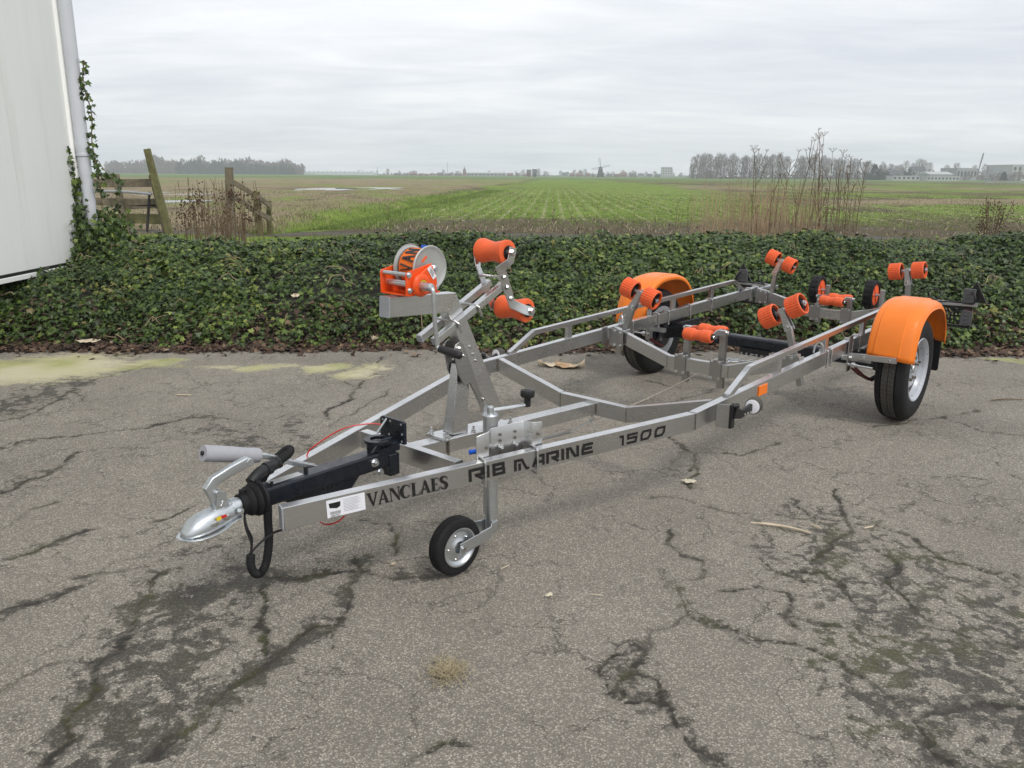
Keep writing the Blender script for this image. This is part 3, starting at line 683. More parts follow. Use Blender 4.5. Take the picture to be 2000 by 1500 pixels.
# ivy round the corner pipe and up it
def clump(n, c, s):
    P = RNG.normal(0, 1, (n, 3))*np.array(s)+np.array(c); N = RNG.normal(0, .5, (n, 3))+np.array([.35, -.8, .3])
    return P, N, np.stack([RNG.normal(0, .6, n), RNG.normal(-.2, .3, n), RNG.normal(-.8, .3, n)], -1), RNG.uniform(.04, .075, n), np.clip(RNG.beta(2, 3, n), 0, .9)
sets = [(P, Nn, D, S, R), clump(800, (WX+.08, 8.90, .62), (.10, .12, .18)), clump(420, (WX+.00, 8.95, 1.0), (.05, .06, .18)), clump(650, (WX+.30, 8.98, .78), (.10, .12, .16)), clump(500, (WX-.15, 8.2, .36), (.10, .5, .08)),
        clump(160, (WX-.01, 8.93, 1.35), (.03, .04, .22))]
vine = [Vector((WX+.24, 8.97, 1.05)), Vector((WX+.25, 8.97, 1.4)), Vector((WX+.22, 8.97, 1.8)), Vector((WX+.25, 8.97, 2.1)), Vector((WX+.20, 8.97, 2.4)), Vector((WX+.24, 8.97, 2.62))]
vp = smooth_path(vine, 14)
for i, p in enumerate(vp):
    if i > 8: sets.append(clump(2 if i < 30 else 1, tuple(p), (.024, .02, .02)))
vine2 = smooth_path([(WX+.26, 8.97, 1.62), (WX+.33, 8.97, 1.50), (WX+.42, 8.96, 1.44), (WX+.50, 8.96, 1.38)], 6)
for p in vine2[6:]: sets.append(clump(2, tuple(p), (.02, .02, .02)))
P, Nn, D, S, R = (np.concatenate([s[i] for s in sets]) for i in range(5))
# the 300 leaves that show largest are leaves of their own
near = np.argsort(P[:, 1]+RNG.uniform(0, .5, len(P))-0.6*(Nn[:, 1] < -.5)+(P[:, 0] < -4.4)*3+(P[:, 0] > 4.4)*3+(P[:, 2] < .05)*2)[:300]
rest = np.ones(len(P), bool); rest[near] = False
off = np.array([0, 7.5, 0])
Vv, Ff, Rr, Uu = leaf_cloud(P[rest]-off, Nn[rest], D[rest], S[rest], R[rest])
fo = np_mesh('foliage', Vv, Ff, 3, 'ivy_leaf', dict(rnd=Rr, uvy=Uu), False, hedge); fo['kind'] = 'stuff'
lm_ = []
for i in range(6):
    vv, ff, r2, uu = leaf_cloud(np.zeros((1, 3)), np.array([[0, 0, 1.]]), np.array([[0, 1., 0]]), np.ones(1), np.array([.15+.12*i]))
    o = np_mesh('leaf', vv, ff, 3, 'ivy_leaf', dict(rnd=r2, uvy=uu), False, hedge); lm_.append(o.data); bpy.data.objects.remove(o)
for j, i in enumerate(near):
    z = Vector(Nn[i]).normalized(); y = Vector(D[i]); y = (y-z*y.dot(z)).normalized(); x = y.cross(z); s = S[i]
    o = bpy.data.objects.new('leaf', lm_[j % 6]); COL.objects.link(o); o.parent = hedge; p = P[i]-off
    o.matrix_local = Matrix(((x.x*s, y.x*s, z.x*s, p[0]), (x.y*s, y.y*s, z.y*s, p[1]), (x.z*s, y.z*s, z.z*s, p[2]), (0, 0, 0, 1)))
m = MB(); m.tube([p-Vector(off) for p in vp], .006, 5); m.tube([p-Vector(off) for p in vine2], .004, 5); m.build('climbing_stem', 'dry_stem', hedge)
m = MB()
for i in range(70):
    x = random.uniform(-5, 6); tt = random.uniform(.05, 2.6); y = float(ivy_base(np.array([x]))[0])+tt
    pts = []; dxx = random.uniform(-.25, .25); L = random.uniform(.15, .5)
    for kk in range(5):
        xa = x+dxx*kk/4+random.uniform(-.02, .02); ya = y+random.uniform(-.3, .1)*kk/4*L
        pts.append((xa, ya-7.5, float(ivy_h(np.array([xa]), np.array([ya]))[0])+.03+.10*math.sin(PI*kk/4)*random.uniform(.2, 1)))
    m.tube(pts, random.uniform(.0018, .0035), 4, 3)
m.build('bare_twig', 'dry_stem_pale', hedge)['kind'] = 'stuff'

# ---- leaf litter along the foot of the ivy
n = 24000
x = RNG.uniform(-6, 7, n); tt = RNG.normal(.08, .20, n); y = ivy_base(x)+np.clip(tt, -.34, .6)
dens = fbm(x*.9, x*0+5, 81); kp = RNG.uniform(0, 1, n) < np.clip(.35+1.5*(dens-.35)-np.maximum(-tt-.02, 0)*5, .03, 1); x, y, tt = x[kp], y[kp], tt[kp]; n = len(x)
z = np.maximum(ivy_h(x, y), 0)*sstep(.05, .4, tt)+RNG.uniform(.002, .03, n)
Pn = np.stack([x, y, z], -1); Nn2 = np.stack([RNG.normal(0, .45, n), RNG.normal(-.15, .45, n), np.ones(n)], -1); Dn = RNG.normal(0, 1, (n, 3))
long_ = RNG.uniform(0, 1, n) < .3
Vv, Ff, Rr, Uu = leaf_cloud(Pn, Nn2, Dn, RNG.uniform(.016, .070, n), np.clip(RNG.beta(1.7, 2.0, n), 0, 1))
lt = np_mesh('leaf_litter', Vv, Ff, 3, 'litter', dict(rnd=Rr), False); tag(lt, 'brown leaf litter along the foot of the ivy', None, None, 'stuff')
# ---- stubble and grass in the field
def blades(name, x, y, h, w, lean, mat, label, z=None, rnd=None):
    n = len(x); z = field_z(x, y) if z is None else z
    a = RNG.uniform(0, 2*PI, n); dx_, dy_ = np.cos(a)*w/2, np.sin(a)*w/2; b = RNG.uniform(0, 2*PI, n); l = np.abs(RNG.normal(0, lean, n))*h
    B = np.stack([x, y, z-.02], -1)
    p0 = B+np.stack([-dx_, -dy_, 0*x], -1); p1 = B+np.stack([dx_, dy_, 0*x], -1)
    mdx = np.stack([np.cos(b)*l*.4, np.sin(b)*l*.4, h*.6], -1); tip = B+np.stack([np.cos(b)*l, np.sin(b)*l, h*np.sqrt(np.clip(1-(l/h)**2*.6, .05, 1))], -1)
    p2 = p1*1+mdx-np.stack([dx_*.4, dy_*.4, 0*x], -1); p3 = p0+mdx+np.stack([dx_*.4, dy_*.4, 0*x], -1)
    V = np.stack([p0, p1, p2, p3, tip], 1).reshape(-1, 3); o = (np.arange(n)*5)[:, None]
    F = (np.array([0, 1, 2, 0, 2, 3, 3, 2, 4])[None]+o).reshape(-1)
    ob = np_mesh(name, V, F, 3, mat, dict(rnd=np.repeat(RNG.uniform(0, 1, n) if rnd is None else rnd, 5)))
    tag(ob, label, None, None, 'stuff'); return ob
def vcol(name, stops, rough=.7):
    t = NT(name); t.set(Base_Color=t.ramp(t.attr('rnd'), stops), Roughness=rough)
vcol('grass_blade', [(0, (.072, .120, .012)), (.5, (.132, .205, .028)), (.85, (.21, .275, .058)), (1, (.34, .30, .14))])
vcol('stubble', [(0, (.055, .040, .025)), (.35, (.14, .105, .065)), (.7, (.30, .24, .15)), (1, (.52, .45, .32))])
vcol('tussock', [(0, (.12, .095, .05)), (.5, (.25, .20, .115)), (1, (.40, .34, .21))])
# maize stubble in rows
xs, ysn = [], []
for r in np.arange(-30, 55, .75):
    yy_ = np.arange(23.5, 85, .24)+RNG.uniform(-.05, .05); yy_ = yy_+RNG.uniform(-.07, .07, len(yy_))
    xx_ = r+.048*yy_+RNG.normal(0, .045, len(yy_))
    xs.append(xx_); ysn.append(yy_)
x = np.concatenate(xs); y = np.concatenate(ysn); d = x-ditch_x(y)
k = (np.abs(x) < .72*y+1) & (np.abs(d-.4) > 1.7) & (RNG.uniform(0, 1, len(x)) < np.clip(.35+1.6*(fbm(x*.25, y*.12, 91)-.42), .06, .9)*sstep(90, 50, y))
x, y = x[k], y[k]
blades('maize_stubble', x, y, RNG.uniform(.05, .17, len(x)), .035, .8, 'stubble', 'cut maize stalks standing in rows across the field')
n = 24000; y = 22.5+60*RNG.uniform(0, 1, n)**1.7; x = RNG.uniform(-.70, .72, n)*y; d = x-ditch_x(y)
k = (np.abs(d-.4) > 1.9) & (RNG.uniform(0, 1, n) < np.where(d < 0, .55, np.clip(1.8*(fbm(x*.3, y*.3, 92)-.40), .05, .8))); x, y = x[k], y[k]
blades('stalk_litter', x, y, RNG.uniform(.05, .18, len(x)), .03, 1.25, 'stubble', 'loose pale stalks lying over the muddy field')
# green: verge behind the hedge, ditch bank, strips between the rows
n = 26000; x = RNG.uniform(-14, 16, n); y = RNG.normal(19.9, .55, n); k = (RNG.uniform(0, 1, n) < np.clip(2.6*(fbm(x*.35, y*.5, 93)-.36), 0, 1)); x, y = x[k], y[k]
blades('verge_grass', x, y, RNG.uniform(.05, .16, len(x)), .016, .6, 'grass_blade', 'green grass verge just behind the ivy')
n = 60000; y = 23+60*RNG.uniform(0, 1, n)**1.6; x = ditch_x(y)+RNG.normal(.75, .95, n); k = RNG.uniform(0, 1, n) < np.clip(2.2*(fbm(x*.5, y*.3, 94)-.25), .05, 1); x, y = x[k], y[k]
blades('ditch_grass', x, y, RNG.uniform(.06, .19, len(x))*np.clip(y/40, .8, 1.3), .022, .7, 'grass_blade', 'lush green grass along the ditch in the field')
n = 7000; y = 23+30*RNG.uniform(0, 1, n)**1.6; x = ditch_x(y)-RNG.gamma(2, .75, n)-.3; k = RNG.uniform(0, 1, n) < np.clip(3*(fbm(x*.5, y*.4, 97)-.35), 0, 1); x, y = x[k], y[k]; n = len(x)
blades('dry_tussocks', x, y, RNG.uniform(.08, .28, n), .022, .9, 'tussock', 'pale dry grass tussocks on the left bank of the ditch')
n = 60000; y = 25+45*RNG.uniform(0, 1, n)**1.4; x = RNG.uniform(-2, .62, n)*0+RNG.uniform(-.12, .60, n)*y; d = x-ditch_x(y); fr = np.mod((x-.048*y)/.75, 1)
k = (d > 2) & (np.abs(fr-.0) > .12) & (RNG.uniform(0, 1, n) < np.clip(3.2*(fbm(x*.22, y*.13, 95)-.40), 0, 1)*np.clip((y-24)/8, .25, 1)); x, y = x[k], y[k]
blades('field_grass', x, y, RNG.uniform(.04, .12, len(x)), .028, .7, 'grass_blade', 'low green growth between the stubble rows')

# ---- broken wooden fence on the left
FY = 21.8
def fz(x, y): return float(field_z(np.array([float(x)]), np.array([float(y)]))[0])
def post(name, par, px0, py0, px1, py1, w, mat='old_wood', Y=FY, org=Vector((0, 0, 0))):
    a = gy(px0, py0, Y); b = gy(px1, py1, Y); b = Vector((b.x, b.y, min(b.z, fz(b.x, b.y)))); d = (a-b)
    m = MB(); m.sweep([b-org-d*.03, b-org+d*.5+Vector((random.uniform(-.02, .02), 0, 0)), a-org], rr(w, w*.85, w*.12, 3), (0, 1, 0), scales=[1.05, 1.0, .9])
    return m.build(name, mat, par, 0)
def board(name, par, px0, py0, px1, py1, h, mat='old_wood', Y=FY-.12, org=Vector((0, 0, 0)), th=.03, Y2=None):
    a = gy(px0, py0, Y); b = gy(px1, py1, Y if Y2 is None else Y2); m = MB()
    mid_ = (a+b)/2+Vector((0, 0, random.uniform(-.02, .02)))
    m.sweep([a-org, mid_-org, b-org], rr(th, h, .006, 2), (0, 0, 1)); return m.build(name, mat, par, 0)
o1 = Vector((gy(240, 448, FY).x, FY, 0)); f1 = empty('board_fence', o1); tag(f1, 'weathered board fence section with boards left of the leaning post', 'fence')
post('post', f1, 226, 340, 247, 455, .16, 'old_wood', FY, o1)
for (x0, y0, x1, y1, h, mt) in [(150, 357, 298, 357, .21, 'old_wood'), (150, 392, 305, 396, .20, 'old_wood'), (225, 407, 308, 403, .10, 'old_wood'), (205, 428, 318, 428, .26, 'mossy_wood')]:
    board('board', f1, x0, y0, x1, y1, h, mt, FY+.12, o1)
m = MB(); m.tube([gy(150, 374, FY-.25)-o1, gy(235, 374, FY-.25)-o1, gy(296, 379, FY-.25)-o1], .035, 8, 4); m.build('rail', 'cap_grey', f1)
post('prop', f1, 292, 375, 284, 420, .06, 'house_dark', FY+.1, o1)
lp = post('leaning_post', None, 287, 291, 331, 456, .17, 'mossy_wood', FY-.35); tag(lp, 'tall mossy post leaning left beside the board fence', 'post')
lp2 = post('leaning_post', None, 296, 342, 325, 452, .15, 'old_wood', FY-.05); tag(lp2, 'shorter weathered post tucked behind the tall leaning one', 'post')
o2 = Vector((gy(480, 448, FY).x, FY, 0)); f2 = empty('rail_fence', o2); tag(f2, 'low broken fence with three posts and sagging diagonal rails', 'fence')
post('post', f2, 447, 327, 453, 456, .20, 'old_wood', FY, o2); post('post', f2, 501, 374, 507, 450, .17, 'mossy_wood', FY+.3, o2); post('post', f2, 525, 392, 527, 450, .13, 'mossy_wood', FY+.6, o2)
board('board', f2, 446, 352, 452, 378, .16, 'old_wood', FY-.14, o2, .14)
for (x0, y0, x1, y1) in [(455, 356, 503, 385), (457, 384, 505, 416), (503, 384, 528, 402), (500, 412, 527, 428)]:
    board('rail', f2, x0, y0, x1, y1, .13, 'old_wood', FY+.05, o2, .05, FY+.4)

# ---- dead weeds
def stalk_mesh(h, seed, branch=True, lean=.05):
    rnd = random.Random(seed); m = MB(); mm = MB()
    ax_, ay_ = rnd.gauss(0, lean), rnd.gauss(0, lean); pts = [Vector((ax_*h*(k/6)**1.5+rnd.gauss(0, .006), ay_*h*(k/6)**1.5, h*k/6)) for k in range(7)]
    m.tube(pts, .0075, 5, 2, [1, .9, .8, .7, .6, .45, .3])
    if branch:
        for i in range(rnd.randint(4, 9)):
            q = rnd.uniform(.45, .95); p = pts[int(q*6)].lerp(pts[min(int(q*6)+1, 6)], q*6-int(q*6)); a = rnd.uniform(0, 2*PI); L = h*rnd.uniform(.05, .16)
            e_ = p+Vector((math.cos(a)*L*.5, math.sin(a)*L*.5, L)); m.tube([p, p.lerp(e_, .5)+Vector((math.cos(a)*L*.1, 0, 0)), e_], .0032, 4)
            for j in range(5):
                b = rnd.uniform(0, 2*PI); f_ = e_+Vector((math.cos(b)*.03, math.sin(b)*.03, .03)); m.tube([e_, f_], .0018, 3)
                mm.lathe(f_, (0, 0, 1), [(0.0, -.004), (.004, 0), (0.0, .004)], 4)
        for j in range(7):
            b = 2*PI*j/7; f_ = pts[-1]+Vector((math.cos(b)*.05, math.sin(b)*.05, .05)); m.tube([pts[-1], f_], .0015, 3); mm.lathe(f_, (0, 0, 1), [(0.0, -.005), (.005, 0), (0.0, .005)], 4)
    return m, mm
TALL = [(1483, 300), (1497, 292), (1527, 320), (1557, 275), (1592, 268), (1609, 265), (1620, 272), (1630, 298), (1645, 300), (1650, 310), (1668, 318), (1683, 325)]
TL = ['tall dead weed stalk, leftmost of the ones above the horizon', 'dead weed stalk with forked top just right of the leftmost tall stalk', 'bent pale-brown weed stalk at the middle of the dry clump',
      'slender bare weed stalk left of the tallest seed heads', 'very tall dead stalk left of the tallest umbel', 'tallest dead stalk with a wide dried umbel', 'tall umbel stalk just right of the tallest one',
      'dead umbel stalk below and right of the tallest heads', 'thin dead stalk with small seed heads right of the umbels', 'thin dark stalk third from the right end of the dry clump', 'dead stalk second from the right end of the dry clump', 'rightmost dead weed stalk of the dry clump']
for i, ((px, py), lb) in enumerate(zip(TALL, TL)):
    Yw = 10.6+.12*(i % 4); top = gy(px, py, Yw); a, b = stalk_mesh(top.z+.05, 300+i)
    st_ = empty('weed_stalk', (top.x, Yw, -.05)); a.build('stem', 'dry_stem', st_); b.build('seed_head', 'dry_seed', st_)['kind'] = 'stuff'; tag(st_, lb, 'weed', 'tall dead weeds behind the ivy')
def thicket(name, n, px0, px1, py0, py1, Y0, Y1, label, mat, seed, r=.005, lean=.06):
    rnd = random.Random(seed); m = MB()
    for i in range(n):
        px = rnd.triangular(px0, px1) if i % 3 else rnd.uniform(px0, px1); Yw = rnd.uniform(Y0, Y1); tp = gy(px, rnd.uniform(py0, py1), Yw); h = tp.z+.1
        lx, ly = rnd.gauss(0, lean)*h, rnd.gauss(0, lean)*h; base_ = Vector((tp.x-lx, Yw-ly, -.1))
        m.tube([base_, base_.lerp(tp, .5)+Vector((rnd.gauss(0, .02), 0, 0)), tp], r*rnd.uniform(.45, 1.0), 4, 3, [1, .9, .75, .6, .4])
        if rnd.random() < .5:
            for j in range(rnd.randint(1, 4)):
                q = base_.lerp(tp, rnd.uniform(.5, .95)); m.tube([q, q+Vector((rnd.gauss(0, .06), rnd.gauss(0, .06), rnd.uniform(.05, .14)))], r*.4, 3)
    o = m.build(name, mat, None); tag(o, label, None, None, 'stuff'); return o
thicket('dry_stem_thicket', 400, 1350, 1610, 345, 430, 10.2, 11.6, 'dense clump of dry brown reed-like stems behind the ivy', 'dry_stem_pale', 5, .0052)
thicket('dry_stem_thicket', 60, 1500, 1690, 320, 430, 10.2, 11.6, 'sparser dark dry stems right of the dense clump', 'dry_stem', 6, .0055, .08)
thicket('dry_stem_thicket', 14, 1310, 1370, 375, 430, 10.2, 11.2, 'few thin dry stems left of the dense clump', 'dry_stem', 8, .004, .07)
thicket('dead_weed_thicket', 95, 340, 505, 345, 430, 15, 18, 'tangle of dead brown weeds between the leaning post and the rail fence', 'dry_stem', 7, .011, .07)
m = MB(); rnd = random.Random(4)
for i in range(60):
    px = rnd.uniform(350, 500); Yw = rnd.uniform(15, 18); p = gy(px, rnd.uniform(375, 440), Yw)
    for j in range(6): q = p+Vector((rnd.gauss(0, .06), 0, rnd.gauss(0, .09))); m.lathe(q, (rnd.gauss(0, 1), rnd.gauss(0, 1), 1), [(0.0, -.03), (.018, 0), (0.0, .03)], 4)
tag(m.build('withered_leaves', 'dry_seed', None, 0, 0), 'withered dark leaves hanging in the dead weeds by the fence', None, None, 'stuff')
sh = empty('dry_shrub', (gy(1940, 440, 10.4).x, 10.4, 0)); tag(sh, 'small reddish-brown dried shrub above the ivy at the right', 'shrub')
m = MB(); mm = MB(); rnd = random.Random(12)
for i in range(26):
    tp = Vector((rnd.gauss(0, .11), rnd.gauss(0, .08), rnd.uniform(.85, 1.28))); m.tube([Vector((rnd.gauss(0, .02), 0, .2)), Vector((tp.x*.4, tp.y*.4, .7)), tp], .004, 4, 3)
    for j in range(14):
        q = tp+Vector((rnd.gauss(0, .035), rnd.gauss(0, .03), -rnd.uniform(0, .30))); mm.lathe(q, (rnd.gauss(0, 1), rnd.gauss(0, 1), .5), [(0.0, -.012), (.008, 0), (0.0, .012)], 4)
m.build('stem', 'dry_stem', sh); mm.build('seed_cluster', 'dry_seed', sh, 0, 0)['kind'] = 'stuff'

# ---- far trees
def bare_tree(h, seed, spread=.16, twigs=260, tw=.07, lo=.15):
    r = random.Random(seed); tr = MB(); cr_ = MB()
    tr.tube([(0, 0, -.5), (r.gauss(0, .1), 0, h*.3), (r.gauss(0, .2), r.gauss(0, .2), h*.62), (0, 0, h*.9)], h*.016, 5, 2, [1, .8, .55, .2])
    for i in range(11):
        z0 = h*r.uniform(lo, .55); a = r.uniform(0, 2*PI); L = h*r.uniform(.25, .5); sp = spread*h*r.uniform(.5, 1)
        e_ = Vector((math.cos(a)*sp, math.sin(a)*sp, min(z0+L, h))); tr.tube([(0, 0, z0), (e_.x*.6, e_.y*.6, z0+L*.4), e_], h*.006, 4)
    for i in range(twigs):
        z0 = h*(lo+(1-lo)*r.random()**.8)*.95; k = math.sin(PI*min(max((z0/h-lo)/(1-lo), .02), .98))**.6; a = r.uniform(0, 2*PI); rad = spread*h*k*math.sqrt(r.random())
        b = Vector((math.cos(a)*rad, math.sin(a)*rad, z0)); d_ = Vector((math.cos(a)*.35+r.gauss(0, .2), math.sin(a)*.35+r.gauss(0, .2), 1)).normalized()*h*r.uniform(.06, .14)
        s_ = Vector((r.gauss(0, 1), r.gauss(0, 1), r.gauss(0, .3))).normalized()*tw
        cr_.add([b-s_, b+s_, b+d_], [(0, 1, 2)])
    return tr, cr_
TV = []
for i in range(5):
    a, b = bare_tree(15.0, 40+i, .185, 760, .060, .06); ma = a.mesh('trunk'); mb_ = b.mesh('crown', 0); ma.materials.append(MAT['bark_far']); mb_.materials.append(MAT['bark_far']); TV.append((ma, mb_))
def far_tree(px, py_top, Y, name, label, cat='tree', group=None, sx=1.0):
    tp = gy(px, py_top, Y); k = (tp.z+.3)/15.0; ma, mb_ = random.choice(TV); o = empty(name, (tp.x, Y, -.3), random.uniform(0, 6)); o.scale = (k*sx, k*sx, k)
    for nme, me in (('trunk', ma), ('crown', mb_)):
        c_ = bpy.data.objects.new(nme, me); COL.objects.link(c_); c_.parent = o
    tag(o, label, cat, group); return o
rnd = random.Random(21)
for i in range(64):
    px = 1358+i*6.45+rnd.uniform(-2.5, 2.5)
    if 1543 < px < 1556: continue
    far_tree(px, (303 if px < 1545 else 303+max(0, (px-1600))*.13)+rnd.uniform(-4, 5), 520+rnd.uniform(-15, 15), 'poplar', 'bare poplar in the long row on the right horizon', 'tree', 'bare poplars in the long row', .95)
for i, (px, py) in enumerate([(1352, 321), (1366, 327), (1756, 322), (1771, 314), (1785, 318), (1798, 310), (1806, 313), (1817, 317), (1850, 322), (1870, 318), (1905, 322), (1925, 320), (1940, 325), (1975, 322)]):
    far_tree(px, py, 560+10*(i % 5), 'bare_tree', 'bare tree standing among the buildings on the right horizon', 'tree', 'bare trees among the right-hand buildings', 1.15)
for i, (px, py) in enumerate([(866, 331), (893, 335), (955, 333), (1008, 334), (1022, 331), (1052, 329), (1064, 334), (1095, 333), (1108, 335), (1122, 331), (1135, 334), (1143, 330), (1198, 335), (1217, 332), (1240, 334), (1262, 335), (1280, 334), (780, 333), (812, 333), (757, 329), (736, 333), (700, 332)]):
    far_tree(px, py, 900+12*(i % 6), 'bare_tree', 'small bare tree on the middle of the horizon', 'tree', 'small trees along the middle horizon', 1.7)
# the wood on the left and the low scrub lines read as masses
def wood(name, label, n, px0, px1, topf, Y0, Y1, mat, tw, seed, twigs=26, spread=.30):
    r = random.Random(seed); Vl = []; Fl = []; cnt = 0
    for i in range(n):
        px = r.uniform(px0, px1); Yw = r.uniform(Y0, Y1); tp = gy(px, topf(px)+(r.random()**.6)*15+5*math.sin(px*.11+seed)*math.sin(px*.037), Yw); h = max(tp.z+.3, 1.2)
        for j in range(twigs):
            z0 = h*r.uniform(.0, .9); k = math.sin(PI*min(max(z0/h*.8+.15, .05), .95)); a = r.uniform(0, 2*PI); rad = spread*h*k*r.random()
            b = (tp.x+math.cos(a)*rad, Yw+math.sin(a)*rad, z0-.3); d_ = (r.gauss(0, .25)*h*.12, r.gauss(0, .2)*h*.12, h*r.uniform(.08, .2)); s0 = r.gauss(0, 1)*tw; s1 = r.gauss(0, .4)*tw
            Vl += [(b[0]-s0, b[1]-s1, b[2]), (b[0]+s0, b[1]+s1, b[2]), (b[0]+d_[0], b[1]+d_[1], b[2]+d_[2])]; Fl += [cnt, cnt+1, cnt+2]; cnt += 3
    o = np_mesh(name, np.array(Vl), np.array(Fl), 3, mat); tag(o, label, None, None, 'stuff'); return o
wood('bare_wood', 'grey-brown bare wood on the left horizon', 620, 205, 592, lambda x: 305+max(0, abs(x-360)-110)*.075+(6 if x < 265 else 0), 830, 900, 'bark_far', .55, 31, 34, .28)
wood('dark_wood', 'denser dark evergreen belt at the right end of the left wood', 260, 345, 575, lambda x: 311+max(0, x-450)*.07, 815, 830, 'evergreen_far', .6, 32, 30, .30)
wood('horizon_scrub', 'low dark scrub line along the middle horizon', 520, 595, 1345, lambda x: 333, 960, 1100, 'bark_far', .8, 33, 16, .5)
wood('horizon_scrub', 'low scrub under the poplar row on the right', 420, 1345, 1995, lambda x: 331, 500, 560, 'bark_far', .45, 34, 22, .5)
wood('evergreen_bushes', 'dark evergreen bushes at the foot of the right-hand houses', 90, 1690, 1790, lambda x: 331, 470, 500, 'evergreen_far', .45, 35, 30, .4)
for px, py, lb in [(1710, 322, 'dark conical evergreen left of the low white sheds'), (1962, 336, 'broad dark evergreen at the far right edge')]:
    tp = gy(px, py, 470); et = empty('evergreen_tree', (tp.x, 470, -.3)); r = random.Random(px); h = tp.z+.3; m = MB()
    for j in range(900):
        z0 = h*r.random(); rad = h*.42*(1-z0/h)**.6*math.sqrt(r.random()); a = r.uniform(0, 2*PI); b = Vector((math.cos(a)*rad, math.sin(a)*rad, z0)); s_ = Vector((r.gauss(0, 1), r.gauss(0, 1), r.gauss(0, 1))).normalized()*.35
        m.add([b-s_, b+s_, b+Vector((math.cos(a)*.5, math.sin(a)*.5, .3))], [(0, 1, 2)])
    m.build('crown', 'evergreen_far', et, 0, 0); mt_ = MB(); mt_.tube([(0, 0, 0), (0, 0, h*.8)], .2, 6); mt_.build('trunk', 'bark_far', et); tag(et, lb, 'tree')

# ---- far buildings
def house(px0, px1, py_top, Y, label, wall='house_brick', roof='roof_tile', name='house', group=None, ridge=.45, depth=None, wins=3, flat=False, floors=1, cat='house'):
    a = gy(px0, 340, Y); b = gy(px1, py_top, Y); w = b.x-a.x; h = b.z; dpt = depth or w*.7; hw = h if flat else h*(1-ridge)
    o = empty(name, ((a.x+b.x)/2, Y, -.1))
    m = MB(); m.box((0, 0, hw/2), (w, dpt, hw)); m.build('wall', wall, o)
    m = MB()
    if flat: m.box((0, 0, hw+.12), (w+.3, dpt+.3, .3))
    else:
        e_ = .25; m.add([(-w/2-e_, -dpt/2-e_, hw-.05), (w/2+e_, -dpt/2-e_, hw-.05), (w/2+e_, dpt/2+e_, hw-.05), (-w/2-e_, dpt/2+e_, hw-.05), (-w/2-e_, 0, h), (w/2+e_, 0, h)],
                     [(0, 1, 5, 4), (2, 3, 4, 5), (1, 2, 5), (3, 0, 4), (0, 3, 2, 1)])
    m.build('roof', roof, o)
    for fl in range(floors):
        for i in range(wins):
            x_ = -w/2+w*(i+.5)/wins; zz = hw*(fl+.55)/floors
            m = MB(); m.box((x_, -dpt/2-.03, zz), (w/wins*.5, .10, hw/floors*.45)); m.build('window', 'far_glass', o)
    tag(o, label, cat, group); return o
rnd = random.Random(77); px = 1095
G1 = 'small houses of the village on the horizon'
for rng_ in ((770, 905), (990, 1034), (1098, 1160), (1186, 1288)):
    px = rng_[0]
    while px < rng_[1]:
        w = rnd.uniform(7, 14); house(px, px+w, rnd.uniform(336.5, 339.5), 880+rnd.uniform(-20, 20), 'small village house in the hazy row on the horizon', rnd.choice(['house_brick', 'house_white', 'house_grey', 'house_brick']), rnd.choice(['roof_tile', 'roof_slate']), 'house', G1, .5, 9, 2); px += w+rnd.uniform(2, 8)
house(1040, 1048, 330, 640, 'dark gabled house left of a clump of trees on the horizon', 'house_dark', 'roof_slate', wins=2, ridge=.5); house(1029, 1037, 331, 640, 'brick gabled house left of the dark gabled house', 'house_brick', 'roof_slate', wins=2, ridge=.5)
house(912, 988, 336, 760, 'long low yellowish farm hall on the middle horizon', 'house_grey', 'house_white', 'farm_hall', None, .3, 20, 10, False, 1, 'building')
house(1292, 1312, 327, 820, 'pale square tower block on the horizon', 'house_white', 'house_grey', 'tower_block', None, 0, 9, 4, True, 4, 'building')
gh = empty('greenhouse', (gy(665, 340, 880).x, 880, 0)); tag(gh, 'long pale greenhouse with many small gables on the left horizon', 'greenhouse')
wgh = (gy(728, 340, 880).x-gy(590, 340, 880).x); m = MB(); m.box((0, 0, 1.3), (wgh, 20, 2.6)); m.build('wall', 'greenhouse_glass', gh)
for i in range(16):
    x0 = -wgh/2+wgh*i/16; w = wgh/16; m = MB(); m.add([(x0, -10.1, 2.62), (x0+w, -10.1, 2.62), (x0+w/2, -10.1, 4.2), (x0, 10.1, 2.62), (x0+w, 10.1, 2.62), (x0+w/2, 10.1, 4.2)], [(0, 1, 2), (3, 5, 4), (0, 2, 5, 3), (1, 4, 5, 2), (0, 3, 4, 1)]); m.build('gable_roof', 'greenhouse_glass', gh)
# church spire, masts
tp = gy(907, 325, 900); ch = empty('church', (tp.x, 900, 0)); tag(ch, 'thin church spire on the middle horizon', 'church')
m = MB(); m.box((0, 0, tp.z*.27), (3.2, 3.2, tp.z*.54)); m.build('tower', 'house_brick', ch); m = MB(); m.lathe((0, 0, tp.z*.54), (0, 0, 1), [(2.0, 0), (.9, tp.z*.2), (0.05, tp.z*.46)], 8); m.build('spire', 'roof_slate', ch)
m = MB(); m.box((4, 0, 2), (7, 4, 4)); m.build('nave', 'house_brick', ch)
for px, py, lb in [(874, 316, 'tall thin mast left of the church spire'), (737, 325, 'short thin mast above the greenhouse end')]:
    tp = gy(px, py, 850); m = MB(); m.tube([(tp.x, 850, 0), (tp.x, 850, tp.z*.6), (tp.x, 850, tp.z)], .28, 6, 0, [1, .8, .5]); m.lathe((tp.x, 850, tp.z*.8), (0, 0, 1), [(.5, 0), (.5, .5)], 6); tag(m.build('mast', 'house_grey', None), lb, 'mast')
